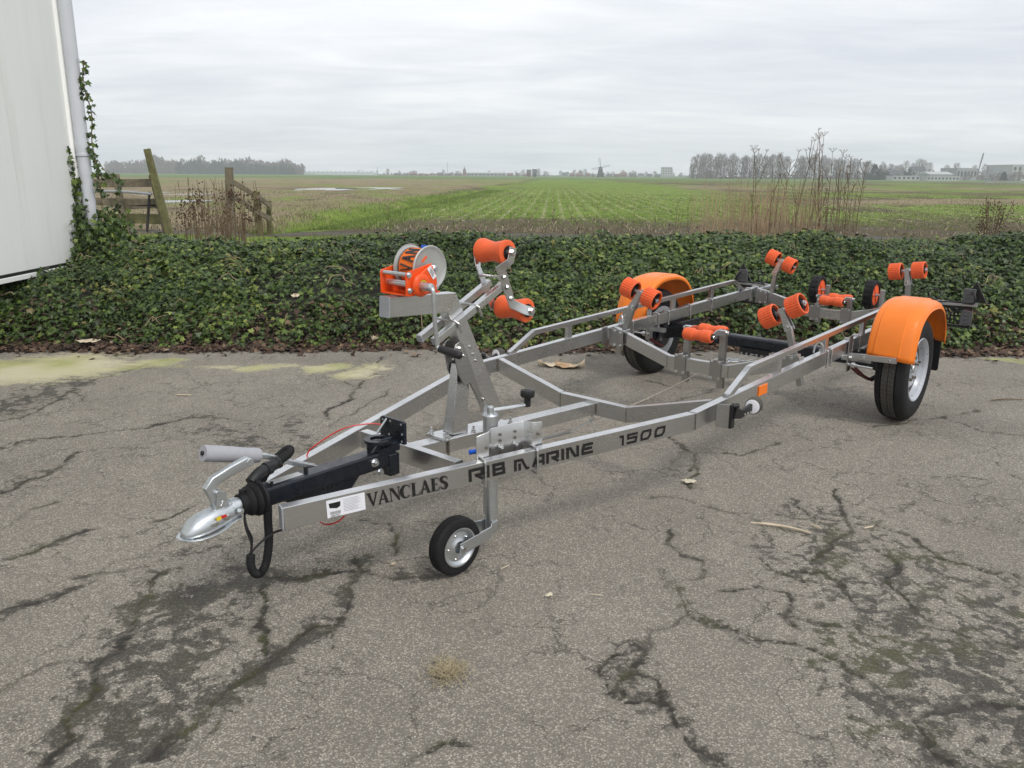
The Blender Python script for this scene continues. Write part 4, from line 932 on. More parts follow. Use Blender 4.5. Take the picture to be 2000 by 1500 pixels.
# windmill
tp = gy(1173, 326, 700); wm = empty('windmill', (tp.x, 700, 0)); H_ = tp.z; tag(wm, 'old windmill with four sails on the horizon', 'windmill')
m = MB(); m.lathe((0, 0, -.2), (0, 0, 1), [(H_*.42, 0), (H_*.36, H_*.28), (H_*.48, H_*.30), (H_*.48, H_*.33), (H_*.31, H_*.34), (H_*.20, H_*.86)], 8); m.build('tower', 'house_dark', wm)
m = MB(); m.lathe((0, 0, H_*.85), (0, 0, 1), [(H_*.24, 0), (H_*.22, H_*.10), (0.05, H_*.22)], 10); m.build('cap', 'roof_slate', wm)
for i in range(4):
    a = math.radians(8+90*i); d_ = Vector((math.cos(a), 0, math.sin(a))); s_ = Vector((-d_.z, 0, d_.x)); c0 = Vector((0, -H_*.30, H_*.95)); m = MB()
    m.bar(c0, c0+d_*H_*.95, .3, .3, s_)
    for k in range(6): m.bar(c0+d_*H_*(.25+.13*k), c0+d_*H_*(.25+.13*k)+s_*H_*.15, .10, .12, (0, 1, 0))
    m.bar(c0+d_*H_*.22+s_*H_*.15, c0+d_*H_*.93+s_*H_*.15, .12, .12, (0, 1, 0)); m.build('sail', 'house_dark', wm)
# buildings at the right
house(1735, 1762, 333, 480, 'dark low house between the evergreens on the right', 'house_dark', 'roof_slate', wins=3)
house(1777, 1806, 325, 500, 'white house with dark roof behind the low sheds', 'house_white', 'roof_slate', wins=5, ridge=.35, floors=2)
house(1738, 1790, 343.5, 440, 'long low pale shed at the field edge', 'house_white', 'house_grey', 'shed', None, .2, 8, 6, True, 1, 'shed')
house(1804, 1850, 335, 450, 'low grey workshop with broad white eaves', 'house_grey', 'house_white', 'workshop', None, .3, 14, 7, False, 1, 'building')
house(1806, 1868, 344.5, 430, 'row of pale site cabins in front of the workshop', 'house_white', 'house_white', 'site_cabins', None, .1, 6, 9, True, 1, 'building')
house(1852, 1892, 329, 520, 'long industrial hall behind the site cabins', 'house_grey', 'house_white', 'industrial_hall', None, .15, 20, 6, True, 1, 'building')
house(1950, 2030, 323, 560, 'big white industrial hall at the right edge', 'house_white', 'house_grey', 'industrial_hall', None, 0, 30, 8, True, 2, 'building')
tp = gy(1921, 299, 560); bs = gy(1911, 325, 560); cn_ = empty('crane', (bs.x, 560, 0)); tag(cn_, 'mobile crane with raised boom behind the right-hand buildings', 'crane')
m = MB(); m.box((0, 0, 1.6), (5, 2.5, 2.6)); m.build('carrier', 'house_grey', cn_); m = MB()
d0 = Vector((0, 0, 3)); d1 = Vector((tp.x-bs.x, 0, tp.z)); m.bar(d0, d1, .5, .6, (0, 1, 0)); m.build('boom', 'house_dark', cn_); m = MB(); m.tube([d1, d1+Vector((.3, 0, -4))], .06, 4); m.build('hoist_rope', 'house_dark', cn_)
o3 = Vector((gy(1975, 352, 200).x, 200, 0)); f3 = empty('field_fence', o3); tag(f3, 'low grey rail fence at the field edge on the far right', 'fence')
for i in range(9): m = MB(); m.box((-6+1.9*i, 0, .55), (.16, .14, 1.1)); m.build('post', 'house_grey', f3)
for z in (.45, .85): m = MB(); m.bar((-6, -.08, z), (9.4, -.08, z), .05, .16); m.build('rail', 'house_grey', f3)
# ================================================================== THE BOAT TRAILER
TA = 0.7188
def zf(u): return .4859+(.0234 if u > -2.2341 else .0385)*(u+2.2341)
TR = empty('boat_trailer', (1.7549, 5.5629, 0), -TA)
tag(TR, 'stainless steel boat trailer with orange mudguards, rollers and winch', 'trailer')
VB = .686
def P_(name, mb, mat, par=TR, bevel=0.0, smooth=35, label=None):
    if len(mb.marks) > 1 and name in SPLIT:                # every bolt, hole, pin is a piece of its own
        cuts = mb.marks+[(len(mb.v), len(mb.f))]; o = None
        for (v0, f0), (v1, f1) in zip(cuts[:-1], cuts[1:]):
            if f1 == f0: continue
            q = MB(); q.v = mb.v[v0:v1]; q.f = [tuple(i-v0 for i in f) for f in mb.f[f0:f1]]; o = q.build(name, mat, par, bevel, smooth)
        return o
    return mb.build(name, mat, par, bevel, smooth, label)
SPLIT = {'bolt', 'wheel_bolt', 'rivet', 'screw', 'cable_tie', 'flange_hole', 'bracket_hole', 'stud', 'hinge_pin', 'clamp_rod'}
def zc(u): return zf(u)-.0405
beams = {}
for s in (1, -1):
    m = MB(); m.sweep([(s*.109, -3.958, zc(-3.958)), (s*VB, -2.2341, zc(-2.2341)), (s*VB, 1.36, zc(1.36))], rr(.0405, .081, .0035, 3))
    b = P_('side_beam', m, 'stainless'); beams[s] = b
    d_ = Vector((s*.577, 1.731, 0)).normalized(); c0 = Vector((s*.109, -3.958, zc(-3.958)))
    m = MB(); m.sweep([c0-d_*.007, c0-d_*.0005], rr(.042, .083, .006, 3)); P_('end_cap', m, 'cap_grey', b, .001)
    m = MB(); m.tube([(s*(VB+.0215), -2.236, zf(-2.23)-.003), (s*(VB+.0215), -2.236, zf(-2.23)-.079)], .0012, 5); m.tube([(s*(VB+.02), -2.236, zf(-2.23)+.0006), (s*(VB-.02), -2.236, zf(-2.23)+.0006)], .0012, 5); P_('weld_seam', m, 'weld', b)
    # guide rail along the top
    rt = lambda u: .590+.0245*(u+1.68)
    m = MB(); m.sweep([(s*VB, -1.905, zf(-1.9)-.002), (s*VB, -1.69, rt(-1.69)), (s*VB, .90, rt(.9)), (s*VB, 1.085, zf(1.09)-.002)], rr(.030, .030, .003, 3))
    rail = P_('guide_rail', m, 'stainless')
    for u in (-1.345, -.70, -.07, .52):
        m = MB(); m.bar((s*VB, u, zf(u)-.001), (s*VB, u, rt(u)-.014), .028, .042, (0, 1, 0)); P_('rail_post', m, 'stainless', rail)
    m = MB()
    for u in (-1.345, -.70, -.07, .52, -1.9, 1.085):
        for dv in (.022, -.022): m.tube([(s*VB+dv*.6, u-.024, zf(u)+.0015), (s*VB+dv*.6, u+.024, zf(u)+.0015)], .003, 5)
    P_('weld_seam', m, 'stainless_dull', rail)

def sweep_x(pts, u, h=.08, w=.04):
    m = MB(); m.sweep([(v, u, z-h/2) for v, z in pts], rr(w, h, .0035, 3)); return m
m = MB(); m.sweep([(-.285, -3.293, zf(-3.29)-.040), (.285, -3.293, zf(-3.29)-.040)], rr(.04, .0775, .0035, 3)); c0_ = P_('cross_member', m, 'stainless')
c1_ = P_('cross_member', sweep_x([(-.667, .4895), (-.21, .370), (.21, .370), (.667, .4945)], -2.011), 'stainless')
m = MB()
for v, z in ((-.21, .370), (.21, .370)): m.tube([(v, -2.0325, z-.003), (v, -2.0325, z-.078)], .002, 5); m.tube([(v, -2.03, z+.0005), (v, -1.992, z+.0005)], .002, 5)
for s in (-1, 1): m.tube([(s*.665, -2.034, .488), (s*.665, -2.034, .415)], .004, 5)
P_('weld_seam', m, 'weld', c1_)
m = MB(); m.sweep([(-.01, -3.273, .434-.030), (-.01, -2.031, .357-.030)], rr(.07, .060, .0035, 3)); mid = P_('centre_beam', m, 'stainless')
m = MB(); m.tube([(.027, -2.033, .352), (.027, -2.033, .30)], .004, 5); m.tube([(.026, -3.271, .43), (.026, -3.271, .372)], .003, 5); P_('weld_seam', m, 'weld', mid)
c2_ = P_('cross_member', sweep_x([(-.635, .530), (-.21, .397), (.21, .397), (.635, .530)], -.910), 'stainless')
c3_ = P_('cross_member', sweep_x([(-.645, .572), (-.17, .455), (.17, .455), (.645, .572)], 1.28), 'stainless')
for c_, u in ((c2_, -.931), (c3_, 1.259)):
    zt_ = .397 if u < 0 else .455; vv = .21 if u < 0 else .17; m = MB()
    for v in (-vv, vv): m.tube([(v, u-.001, zt_-.003), (v, u-.001, zt_-.078)], .0015, 5)
    P_('weld_seam', m, 'weld', c_)

def bolt(m, p, ax, r=.0085, h=.008, th=0.0): m.hexbolt(p, ax, r, h, th)
def ubolt(u, s, ztop=None, zbot=None, w=.0405, par=None, vb=None, d=0.0):
    vb = s*VB if vb is None else vb; zt = zf(u)+.006 if ztop is None else ztop; zb = zf(u)-.10 if zbot is None else zbot; a = w/2+.0055
    m = MB(); pts = [(vb-a, u, zb), (vb-a, u, zt-.010), (vb-a+.004, u, zt-.003), (vb-a+.011, u, zt), (vb+a-.011, u, zt), (vb+a-.004, u, zt-.003), (vb+a, u, zt-.010), (vb+a, u, zb)]
    m.tube(pts, .0050, 8)
    for q in (vb-a, vb+a): m.hexbolt((q, u, zb+.012), (0, 0, -1), .0075, .008)
    return P_('u_bolt', m, 'bolt', par or TR)
for s in (1, -1):
    for u in (-.70+.02, -.62): ubolt(u-.02, s)
    for u in (-.30, -.16, .16, .50): ubolt(u, s)
    ubolt(1.20, s); ubolt(1.32, s)
    # angle plate joining the lower cross members to the beams
    for (u, zz) in ((-.965, .46), (1.235, .50)):
        m = MB(); m.plate([(.0, -.055), (.105, -.055), (.105, .055), (.045, .060), (.0, .060)], (s*.64, u+.012, zz), (-s, 0, 0), (0, 0, 1), .006)
        m.plate([(-.03, -.05), (.03, -.05), (.03, .062), (-.03, .062)], (s*.6635, u-.012, zz+.005), (0, 1, 0), (0, 0, 1), .005)
        pl_ = P_('clamp_plate', m, 'stainless_dull', TR, .001)
        m = MB()
        for dv, dz in ((.04, .047), (.085, .040), (.04, -.047), (.085, -.045)): bolt(m, (s*(.64-dv), u+.009, zz+dz), (0, -1, 0), .008, .009)
        P_('bolt', m, 'bolt', pl_)
        m = MB()
        for dv in (.04, .085): m.mark(); m.tube([(s*(.64-dv), u+.01, zz+.047), (s*(.64-dv), u+.12, zz+.047)], .004, 6)
        P_('clamp_rod', m, 'bolt', pl_)
    # lifting eye behind the front clamp, near beam and far beam
    m = MB(); m.tube([(s*(VB-.03), -.78, zf(-.78)), (s*(VB-.025), -.775, zf(-.78)+.04), (s*(VB-.01), -.765, zf(-.78)+.062), (s*(VB+.01), -.755, zf(-.78)+.04), (s*(VB+.012), -.75, zf(-.78))], .0055, 6, 4); P_('lashing_eye', m, 'zinc')

# ---- hull rollers on arms
def ribbed_roller(c, ax, R, L):
    """orange ribbed drum"""
    m = MB(); n = 78; c = Vector(c); ax = Vector(ax).normalized(); a = ax.cross(Vector((0.1, 1, .2))).normalized(); b = ax.cross(a)
    hs = [(-L/2, R-.004), (-L/2+.004, R), (-L/6-.002, R), (-L/6, R-.0025), (-L/6+.002, R), (L/6-.002, R), (L/6, R-.0025), (L/6+.002, R), (L/2-.004, R), (L/2, R-.004), (L/2, R-.011), (L/2-.022, R-.013), (-L/2+.022, R-.013), (-L/2, R-.011)]
    vs_ = []
    for i, (h, r) in enumerate(hs):
        for j in range(n):
            t_ = 2*PI*j/n; k = r-(.0032 if (j % 3 == 0 and 0 < i < 9) else 0); vs_.append(c+ax*h+(a*math.cos(t_)+b*math.sin(t_))*k)
    f = []
    for i in range(len(hs)):
        i2 = (i+1) % len(hs)
        for j in range(n): j2 = (j+1) % n; f.append((i*n+j, i*n+j2, i2*n+j2, i2*n+j))
    m.add(vs_, f); return m
def roller_hub(c, ax, R, L):
    m = MB(); c = Vector(c); ax = Vector(ax).normalized()
    m.lathe(c-ax*(L/2-.018), ax, [(R-.0125, 0), (R-.0125, L-.036)], 32)
    for s in (-1, 1):
        o = c+ax*s*(L/2-.018); m.lathe(o, ax*s, [(.020, 0), (.018, .014)], 14)
        for k in range(6):
            a = ax.cross(Vector((0, 1, .01))).normalized(); b = ax.cross(a); d_ = a*math.cos(k*PI/3)+b*math.sin(k*PI/3); m.bar(o+d_*.016, o+d_*(R-.014), .005, .016, ax)
    return m
def roller_arm(v0, z0, v1, z1, ra, rb, u, s):
    """square arm from (v0,z0) to (v1,z1), rollers centred at ra and rb"""
    m = MB(); m.bar((v0, u, z0), (v1, u, z1), .036, .030, (0, 1, 0)); arm = P_('roller_arm', m, 'stainless_dull')
    A = Vector((ra[0], u, ra[1])); B = Vector((rb[0], u, rb[1])); ax = (B-A).normalized(); c = (A+B)/2
    lk = MB(); e1 = Vector((v1, u, z1)); dn_ = (e1-c).normalized()
    for du in (-.021, .021):
        o = Vector((0, du, 0)); q = dn_.cross(Vector((0, 1, 0)))
        pts = [c-dn_*.02+q*.016, c-dn_*.02-q*.016, c+(e1-c)*.55-q*.018, e1+dn_*.025-q*.024, e1+dn_*.025+q*.024, c+(e1-c)*.55+q*.018]
        pts = [p+o for p in pts]; ex = (pts[1]-pts[0]).normalized(); ey = -dn_; poly = [((p-pts[0]).dot(ex), (p-pts[0]).dot(-dn_)) for p in pts]
        lk.plate(poly, pts[0], ex, -dn_, .004)
    P_('link_plate', lk, 'stainless', arm, .0008)
    m = MB(); m.cyl(A-ax*.05, B+ax*.05, .0105, 14); m.lathe(A-ax*.046, -ax, [(.016, 0), (.016, .004), (.011, .005), (.011, .012)], 10); m.lathe(B+ax*.046, ax, [(.016, 0), (.016, .004), (.011, .005), (.011, .012)], 10)
    m.cyl(c-ax*.028, c+ax*.028, .0135, 14); P_('roller_axle', m, 'zinc', arm)
    m = MB(); bolt(m, e1+Vector((0, -.024, 0)), (0, -1, 0), .011, .009); P_('bolt', m, 'bolt', arm)
    for cc in (A, B):
        P_('roller', ribbed_roller(cc, ax, .064, .088), 'roller_orange', arm, 0, 30); P_('roller_hub', roller_hub(cc, ax, .064, .088), 'black_plastic', arm)
    return arm
roller_arm(-.632, .34, -.522, .672, (-.552, .783), (-.392, .735), -.862, -1)
roller_arm(.632, .335, .528, .668, (.412, .712), (.562, .790), -.862, 1)
roller_arm(-.545, .42, -.512, .712, (-.545, .830), (-.398, .778), 1.325, -1)
roller_arm(.572, .42, .546, .722, (.449, .795), (.613, .818), 1.325, 1)

# ---- keel rollers
def dumbbell(c, L, R, r, ax=(1, 0, 0)):
    c = Vector(c); ax = Vector(ax).normalized(); m = MB()
    m.lathe(c-ax*L/2, ax, [(.012, .001), (R*.80, 0), (R*.90, .004), (R, .018), (R*.98, L*.34), (R*.92, L*.36), (r*1.03, L*.385), (r, L*.50), (r*1.03, L*.615), (R*.92, L*.64), (R*.98, L*.66), (R, L-.018), (R*.90, L-.004), (R*.80, L), (.012, L-.001)], 32); return m
def hourglass(c, L, R, r):
    m = MB(); c = Vector(c); pr = [(.020, .001), (R*.82, 0)]
    for i in range(17):
        q = i/16; pr.append((r+(R-r)*(.5-.5*math.cos(2*PI*abs(q-.5)*.9))**.8 if .12 < q < .88 else R*(.97+.03*math.sin(PI*(q/.24 if q < .5 else (1-q)/.24))), L*(.02+.96*q)))
    pr += [(R*.82, L), (.020, L-.001)]
    m.lathe(c-Vector((L/2, 0, 0)), (1, 0, 0), pr, 40); return m
def keel_set(uc, uf_, ub_, z, zpost0, zpost1, posts):
    m = MB()
    for v in posts: m.bar((v, uc, zpost0), (v, uc, zpost1), .040, .034, (0, 1, 0))
    kp_ = None
    for v in posts:
        m = MB(); m.bar((v, uc, zpost0), (v, uc, zpost1), .034, .040, (1, 0, 0)); kp_ = P_('roller_post', m, 'stainless_dull')
        zz = (.397 if uc < 0 else .455)-.04; m = MB(); m.plate([(-.038, -.062), (.038, -.062), (.038, .062), (-.038, .062)], (v-.01, uc-.064, zz), (1, 0, 0), (0, 0, 1), .006); P_('clamp_plate', m, 'stainless_dull', kp_, .001)
        m = MB()
        for dv in (-.036, .016):
            for dz in (.052, -.052): bolt(m, (v-.01+dv+.01, uc-.067, zz+dz), (0, -1, 0), .008, .009)
        P_('bolt', m, 'bolt', kp_); m = MB()
        for dv in (-.026, .026): m.mark(); m.tube([(v-.01+dv, uc-.06, zz+.052), (v-.01+dv, uc+.04, zz+.052)], .004, 6)
        P_('clamp_rod', m, 'bolt', kp_)
    for v in posts:
        m = MB(); q = 1 if v > 0 else -1; vv = v-.0
        m.plate([(uf_-uc-.022, -.018), (ub_-uc+.022, -.018), (ub_-uc+.022, .012), (.03, .035), (-.03, .035), (uf_-uc-.022, .012)], (vv-q*.030, uc, z), (0, 1, 0), (0, 0, 1), .005)
        m.box((vv-q*.005, uc, z+.015), (.045, .036, .034)); sw = P_('swing_bracket', m, 'stainless')
        m = MB()
        for uu in (uf_, ub_): bolt(m, (vv-q*.026, uu, z), (q, 0, 0), .011, .010)
        bolt(m, (vv+q*.018, uc, z+.018), (q, 0, 0), .012, .012); P_('bolt', m, 'bolt', sw)
    for uu in (uf_, ub_):
        P_('keel_roller', dumbbell((.015, uu, z), .186, .040, .0325), 'roller_orange')
        m = MB(); m.cyl((-.085, uu, z), (.115, uu, z), .020, 16); P_('roller_bush', m, 'black_plastic')
keel_set(-.872, -.965, -.775, .562, .235, .585, (-.105, .138))
keel_set(1.318, 1.235, 1.43, .528, .33, .555, (-.112, .135))
# two rubber-tyred guide wheels at the back
for v, q in ((-.205, 1), (.235, 1)):
    c = Vector((v, 1.50, .575)); m = MB(); n = 60; R = .118; W = .036; vs_ = []
    hs = [(-W, R-.030), (-W, R-.008), (-W*.8, R), (0, R), (W*.8, R), (W, R-.008), (W, R-.030)]
    for i, (h, r) in enumerate(hs):
        for j in range(n): t_ = 2*PI*j/n; k = r-(.006 if (j % 4 == 0 and 0 < i < 6) else 0); vs_.append(c+Vector((h, math.cos(t_)*k, math.sin(t_)*k)))
    f = []
    for i in range(7):
        i2 = (i+1) % 7
        for j in range(n): j2 = (j+1) % n; f.append((i*n+j, i*n+j2, i2*n+j2, i2*n+j))
    m.add(vs_, f); gw = P_('guide_wheel', m, 'rubber')
    m = MB(); m.lathe(c-Vector((.028, 0, 0)), (1, 0, 0), [(.087, 0), (.087, .006), (.076, .010), (.064, .022), (.022, .024), (.022, .046), (.064, .046), (.078, .050), (.087, .056)], 30)
    for k in range(6): a = k*PI/3; m.bar(c+Vector((.026, math.cos(a)*.02, math.sin(a)*.02)), c+Vector((.026, math.cos(a)*.074, math.sin(a)*.074)), .012, .014, (1, 0, 0))
    P_('wheel_hub', m, 'roller_orange', gw)
    m = MB(); m.cyl(c-Vector((.045, 0, 0)), c+Vector((.075, 0, 0)), .011, 12); m.lathe(c+Vector((.03, 0, 0)), (1, 0, 0), [(.017, 0), (.017, .012)], 8); P_('wheel_axle', m, 'zinc', gw)
    m = MB(); m.bar((v+.085, 1.50, .45), (v+.085, 1.50, .62), .030, .038, (1, 0, 0)); m.bar((v+.085, 1.50, .465), (v+.085, 1.28, .475), .030, .034); P_('wheel_bracket', m, 'stainless', gw)

# ---- axle, wheels, mudguards
WU = .062; WZ = .327
m = MB(); m.sweep([(-.80, WU, .347), (.80, WU, .347)], rr(.092, .086, .022, 5)); ax_ = P_('axle', m, 'navy')
for s in (1, -1):
    m = MB(); m.box((s*.665, WU, .408), (.125, .20, .045)); m.plate([(-.12, -.025), (.12, -.025), (.15, .025), (-.15, .025)], (s*.725, WU, .425), (0, 1, 0), (0, 0, 1), .008); m.plate([(-.12, -.025), (.12, -.025), (.15, .025), (-.15, .025)], (s*.605, WU, .425), (0, 1, 0), (0, 0, 1), .008)
    m.bar((s*.70, WU, .35), (s*.80, WU-.02, .33), .09, .08); P_('axle_bracket', m, 'navy', ax_, .004)
    m = MB(); m.bar((s*.64, -.40+.16, .405), (s*.82, -.40+.16, .405), .036, .03); P_('brake_bracket', m, 'zinc', ax_)
m = MB(); m.plate([(-.105, -.030), (.115, -.030), (.115, .020), (-.105, .020)], (-.06, WU-.055, .292), (1, 0, 0), (0, 0, 1), .006); m.box((-.055, WU-.02, .30), (.22, .07, .006)); eq = P_('cable_bracket', m, 'black_plastic', ax_, .001)
m = MB()
for k in range(6): bolt(m, (-.148+.038*k, WU-.059, .272), (0, -1, 0), .006, .007)
P_('bolt', m, 'bolt', eq)
m = MB(); m.tube([(-.05, WU-.06, .275), (-.10, -.16, .262), (-.12, -.26, .262)], .004, 6, 4); m.tube([(.02, WU-.06, .275), (-.02, -.16, .262), (-.12, -.26, .258)], .004, 6, 4); m.bar((-.16, -.20, .26), (-.02, -.20, .262), .03, .018); m.tube([(-.10, -.24, .258), (-.14, -.45, .262)], .005, 6); P_('brake_equaliser', m, 'zinc', ax_, .001)
m = MB(); m.tube([(-.14, -.45, .262), (-.05, -.9, .275), (0, -1.5, .265), (0, -2.03, .258)], .0045, 6, 6); P_('brake_rod', m, 'steel_wire')
m = MB(); m.tube([(0, -2.03, .258), (.0, -2.12, .25), (.01, -2.23, .245)], .004, 6, 4); m.tube([(.005, -2.035+.012*math.cos(a), .272+.016*math.sin(a)) for a in np.linspace(0, 2*PI, 13)], .003, 5); P_('brake_cable', m, 'zinc')
m = MB(); m.bar((.01, -2.23, .245), (.015, -2.50, .270), .026, .007); m.bar((.015, -2.47, .268), (.02, -2.9, .30), .024, .006); P_('brake_strip', m, 'stainless_dull')

def wheel_parts(s):
    w = empty('wheel', (s*.93, WU, WZ), 0, TR)
    R = .330; m = MB(); W = .093
    prof = [(.192, -.070), (.198, -.080), (.235, -W-.002), (.275, -W+.001), (.300, -.084), (.316, -.072), (.3255, -.055), (.3275, -.044), (.320, -.0425), (.320, -.0385), (.3285, -.037), (.3285, .037), (.320, .0385), (.320, .0425), (.3275, .044), (.3255, .055), (.316, .072), (.304, .082), (.300, .0825), (.297, .086), (.275, W-.001), (.235, W+.002), (.198, .080), (.192, .070)]
    m.lathe((0, 0, 0), (1, 0, 0), prof, 96, True); P_('tyre', m, 'rubber', w)
    m = MB()
    for lo_, hi_ in ((-.0365, -.002), (.002, .0365)): m.lathe((0, 0, 0), (1, 0, 0), [(.3282, lo_), (.3302, lo_+.001), (.3302, hi_-.001), (.3282, hi_)], 96)
    P_('tread_band', m, 'rubber_grey', w)
    m = MB()
    for j in range(72):
        t_ = 2*PI*j/72
        for cc in (-.0195, .0195):
            zz = .006 if j % 2 else -.006; rad = Vector((0, math.cos(t_), math.sin(t_))); tn = Vector((0, -math.sin(t_), math.cos(t_)))
            for dv, dt, lv, lt_ in ((-.008, -.004, .017, .0018), (.008, .004, .017, .0018), (0, 0, .0018, .009)):
                c = rad*.3298+Vector((cc+dv, 0, 0))+tn*dt; Rm = Matrix((Vector((1, 0, 0)), tn, rad)).transposed(); m.box(c, (lv, lt_, .0020), Rm)
    P_('tread_sipe', m, 'rubber', w, 0, 0)['kind'] = 'stuff'
    m = MB(); k = s
    prof = [(.186, -.080), (.201, -.084), (.203, -.076), (.186, -.066), (.180, -.045), (.166, -.030), (.164, .012), (.176, .040), (.181, .060), (.188, .070), (.201, .077), (.2035, .083), (.200, .087), (.193, .083), (.187, .074), (.180, .068), (.174, .048), (.163, .030), (.158, .008), (.150, -.002), (.141, .0), (.132, .014), (.124, .034), (.116, .046), (.104, .051), (.090, .050), (.062, .040), (.050, .038), (.044, .040), (.040, .046), (.0, .046)]
    m.lathe((0, 0, 0), (k, 0, 0), prof, 72); P_('rim', m, 'wheel_silver', w, 0, 30)
    m = MB()
    for j in range(5): a = 2*PI*j/5+.3; p = (k*.043, math.cos(a)*.074, math.sin(a)*.074); m.mark(); m.lathe(p, (k, 0, 0), [(.013, 0), (.0115, .012), (.0115, .020), (.008, .022)], 6)
    P_('wheel_bolt', m, 'weld', w)
    m = MB(); m.lathe((k*.046, 0, 0), (k, 0, 0), [(.030, 0), (.030, .008), (.026, .014), (.0, .016)], 20); P_('hub_cap', m, 'zinc', w)
    m = MB(); m.cyl((k*.02, .152, .02), (k*.055, .150, .02), .005, 8); P_('valve', m, 'black_plastic', w)
    m = MB(); m.lathe((-k*.10, 0, 0), (k, 0, 0), [(.115, 0), (.125, .004), (.125, .060), (.10, .066)], 40); P_('brake_drum', m, 'navy', w)
    return w
wheel_parts(1); wheel_parts(-1)

def mudguard(s):
    cu, cz = .085, .395; prof = [(.792, .905), (.797, .958), (.806, .982), (.822, .990), (.838, .993), (.842, 1.006), (.985, 1.006), (.990, .990), (1.018, .980), (1.040, .955), (1.052, .915), (1.056, .865), (1.062, .855)]
    th = np.linspace(math.radians(6), math.radians(173), 44); vs_ = []; e_ = 2/2.5
    for a in th:
        cx, sx = math.cos(a), math.sin(a); x = .392*math.copysign(abs(cx)**e_, cx); z = .372*abs(sx)**e_
        dr = .035*max(0, -cx-.75)/.25
        for v, k in prof: vs_.append((s*v, cu+x*k, cz+z*k-dr*(.3+.7*(v-.79)/.27)))
    n = len(prof); f = [(i*n+j, i*n+j+1, (i+1)*n+j+1, (i+1)*n+j) for i in range(len(th)-1) for j in range(n-1)]
    m = MB(); m.add(vs_, f); g = P_('mudguard', m, 'guard_orange', TR, 0, 28)
    so = g.modifiers.new('thick', 'SOLIDIFY'); so.thickness = .005; so.offset = 0
    m = MB(); m.bar((s*.712, -.327, .438), (s*.985, -.327, .446), .026, .036); br = P_('mudguard_bracket', m, 'stainless', TR)
    m = MB(); m.plate([(-.03, -.11), (.03, -.11), (.03, .11), (-.03, .11)], (s*.716, -.345, .455), (0, 1, 0), (0, 0, 1), .006); P_('bracket_plate', m, 'stainless_dull', br, .001)
    m = MB()
    for v in (.80, .95): bolt(m, (s*v, -.341, .441), (0, -1, 0), .006, .005)
    bolt(m, (s*.722, -.355, .43), (s, 0, 0), .011, .012); P_('bolt', m, 'bolt', br)
    m = MB(); m.cyl((s*.70, -.345, .385), (s*.775, -.345, .385), .011, 12); m.lathe((s*.735, -.345, .385), (s, 0, 0), [(.019, 0), (.019, .022)], 14); m.cyl((s*.77, -.345, .385), (s*.86, -.345, .383), .006, 8); P_('pivot_pin', m, 'bolt', br)
    m = MB(); m.sweep([(s*.745, -.345, .372), (s*.75, -.20, .300), (s*.77, -.06, .242)], rr(.045, .010, .003, 2)); P_('damper_strap', m, 'strap_maroon', br)
    m = MB(); m.sweep([(s*.77, -.06, .242), (s*.80, -.02, .27), (s*.82, .0, .33)], rr(.03, .02, .003, 2)); P_('damper_arm', m, 'black_plastic', br)
    m = MB(); m.plate([(-.085, -.105), (-.075, -.115), (.075, -.115), (.085, -.105), (.085, .10), (-.085, .10)], (s*.945, .475, .365), (s, 0, 0), (0, 0, 1), .006); P_('mud_flap', m, 'black_plastic', g, .002)
mudguard(1); mudguard(-1)

# ---- winch post, bow rollers and winch
m = MB(); m.sweep([(0, -3.392, 1.0155), (0, -3.068, .998), (0, -2.775, .437)], rr(.054, .078, .0035, 3)); wp = P_('winch_post', m, 'stainless')
m = MB(); m.sweep([(0, -3.398, 1.0158), (0, -3.3925, 1.0155)], rr(.056, .080, .004, 3)); P_('end_cap', m, 'cap_grey', wp)
m = MB(); m.tube([(.028, -3.10, .962), (.028, -3.046, 1.032)], .0012, 5); P_('weld_seam', m, 'weld', wp)
m = MB(); m.sweep([(-.005, -3.025, .432), (-.005, -2.992, .728)], rr(.055, .088, .0035, 3), (0, 1, 0), scales=[1.08, .78]); P_('brace', m, 'stainless', wp)
m = MB(); m.sweep([(-.01, -3.135, .432), (-.01, -2.70, .405)], rr(.125, .010, .003, 2)); bp = P_('base_plate', m, 'stainless', wp)
m = MB()
for v, u in ((.04, -3.115), (-.06, -3.115), (.04, -2.96), (-.06, -2.95), (.04, -2.72), (-.06, -2.72)): m.hexbolt((v, u, .436-.0623*(u+3.135)+.003), (0, 0, 1), .009, .010, .016)
P_('bolt', m, 'bolt', bp)
m = MB()
for u in (-3.10, -2.74): m.mark(); m.tube([(.0275, u, .43-.0623*(u+3.1)), (.0275, u, .355-.0623*(u+3.1))], .006, 6); m.mark(); m.tube([(-.0475, u, .43-.0623*(u+3.1)), (-.0475, u, .355-.0623*(u+3.1))], .006, 6)
P_('stud', m, 'weld', bp)
hp_ = [(-3.072, .800), (-3.060, .824), (-3.038, .834), (-3.015, .820), (-3.0, .790), (-2.945, .668), (-2.960, .650), (-3.010, .640), (-3.048, .70)]
for v in (.036, -.036):
    m = MB(); m.plate([(u+3.0+(.0 if v > 0 else .012), z-.7) for u, z in hp_], (v, -3.0, .7), (0, 1, 0), (0, 0, 1), .006); h_ = P_('hinge_plate', m, 'weld' if False else 'stainless_dull', wp, .0015)
    m = MB()
    for u, z in ((-3.04, .806), (-3.022, .772)): bolt(m, (v+math.copysign(.003, v), u, z), (math.copysign(1, v), 0, 0), .008, .012)
    P_('bolt', m, 'bolt', h_)
m = MB()
for u, z in ((-2.965, .80), (-2.945, .765), (-2.93, .735)): m.mark(); m.cyl((-.034, u, z), (.034, u, z), .007, 10)
bolt(m, (.02, -3.078, .80), (0, -1, 0), .009, .02); P_('hinge_pin', m, 'bolt', wp)
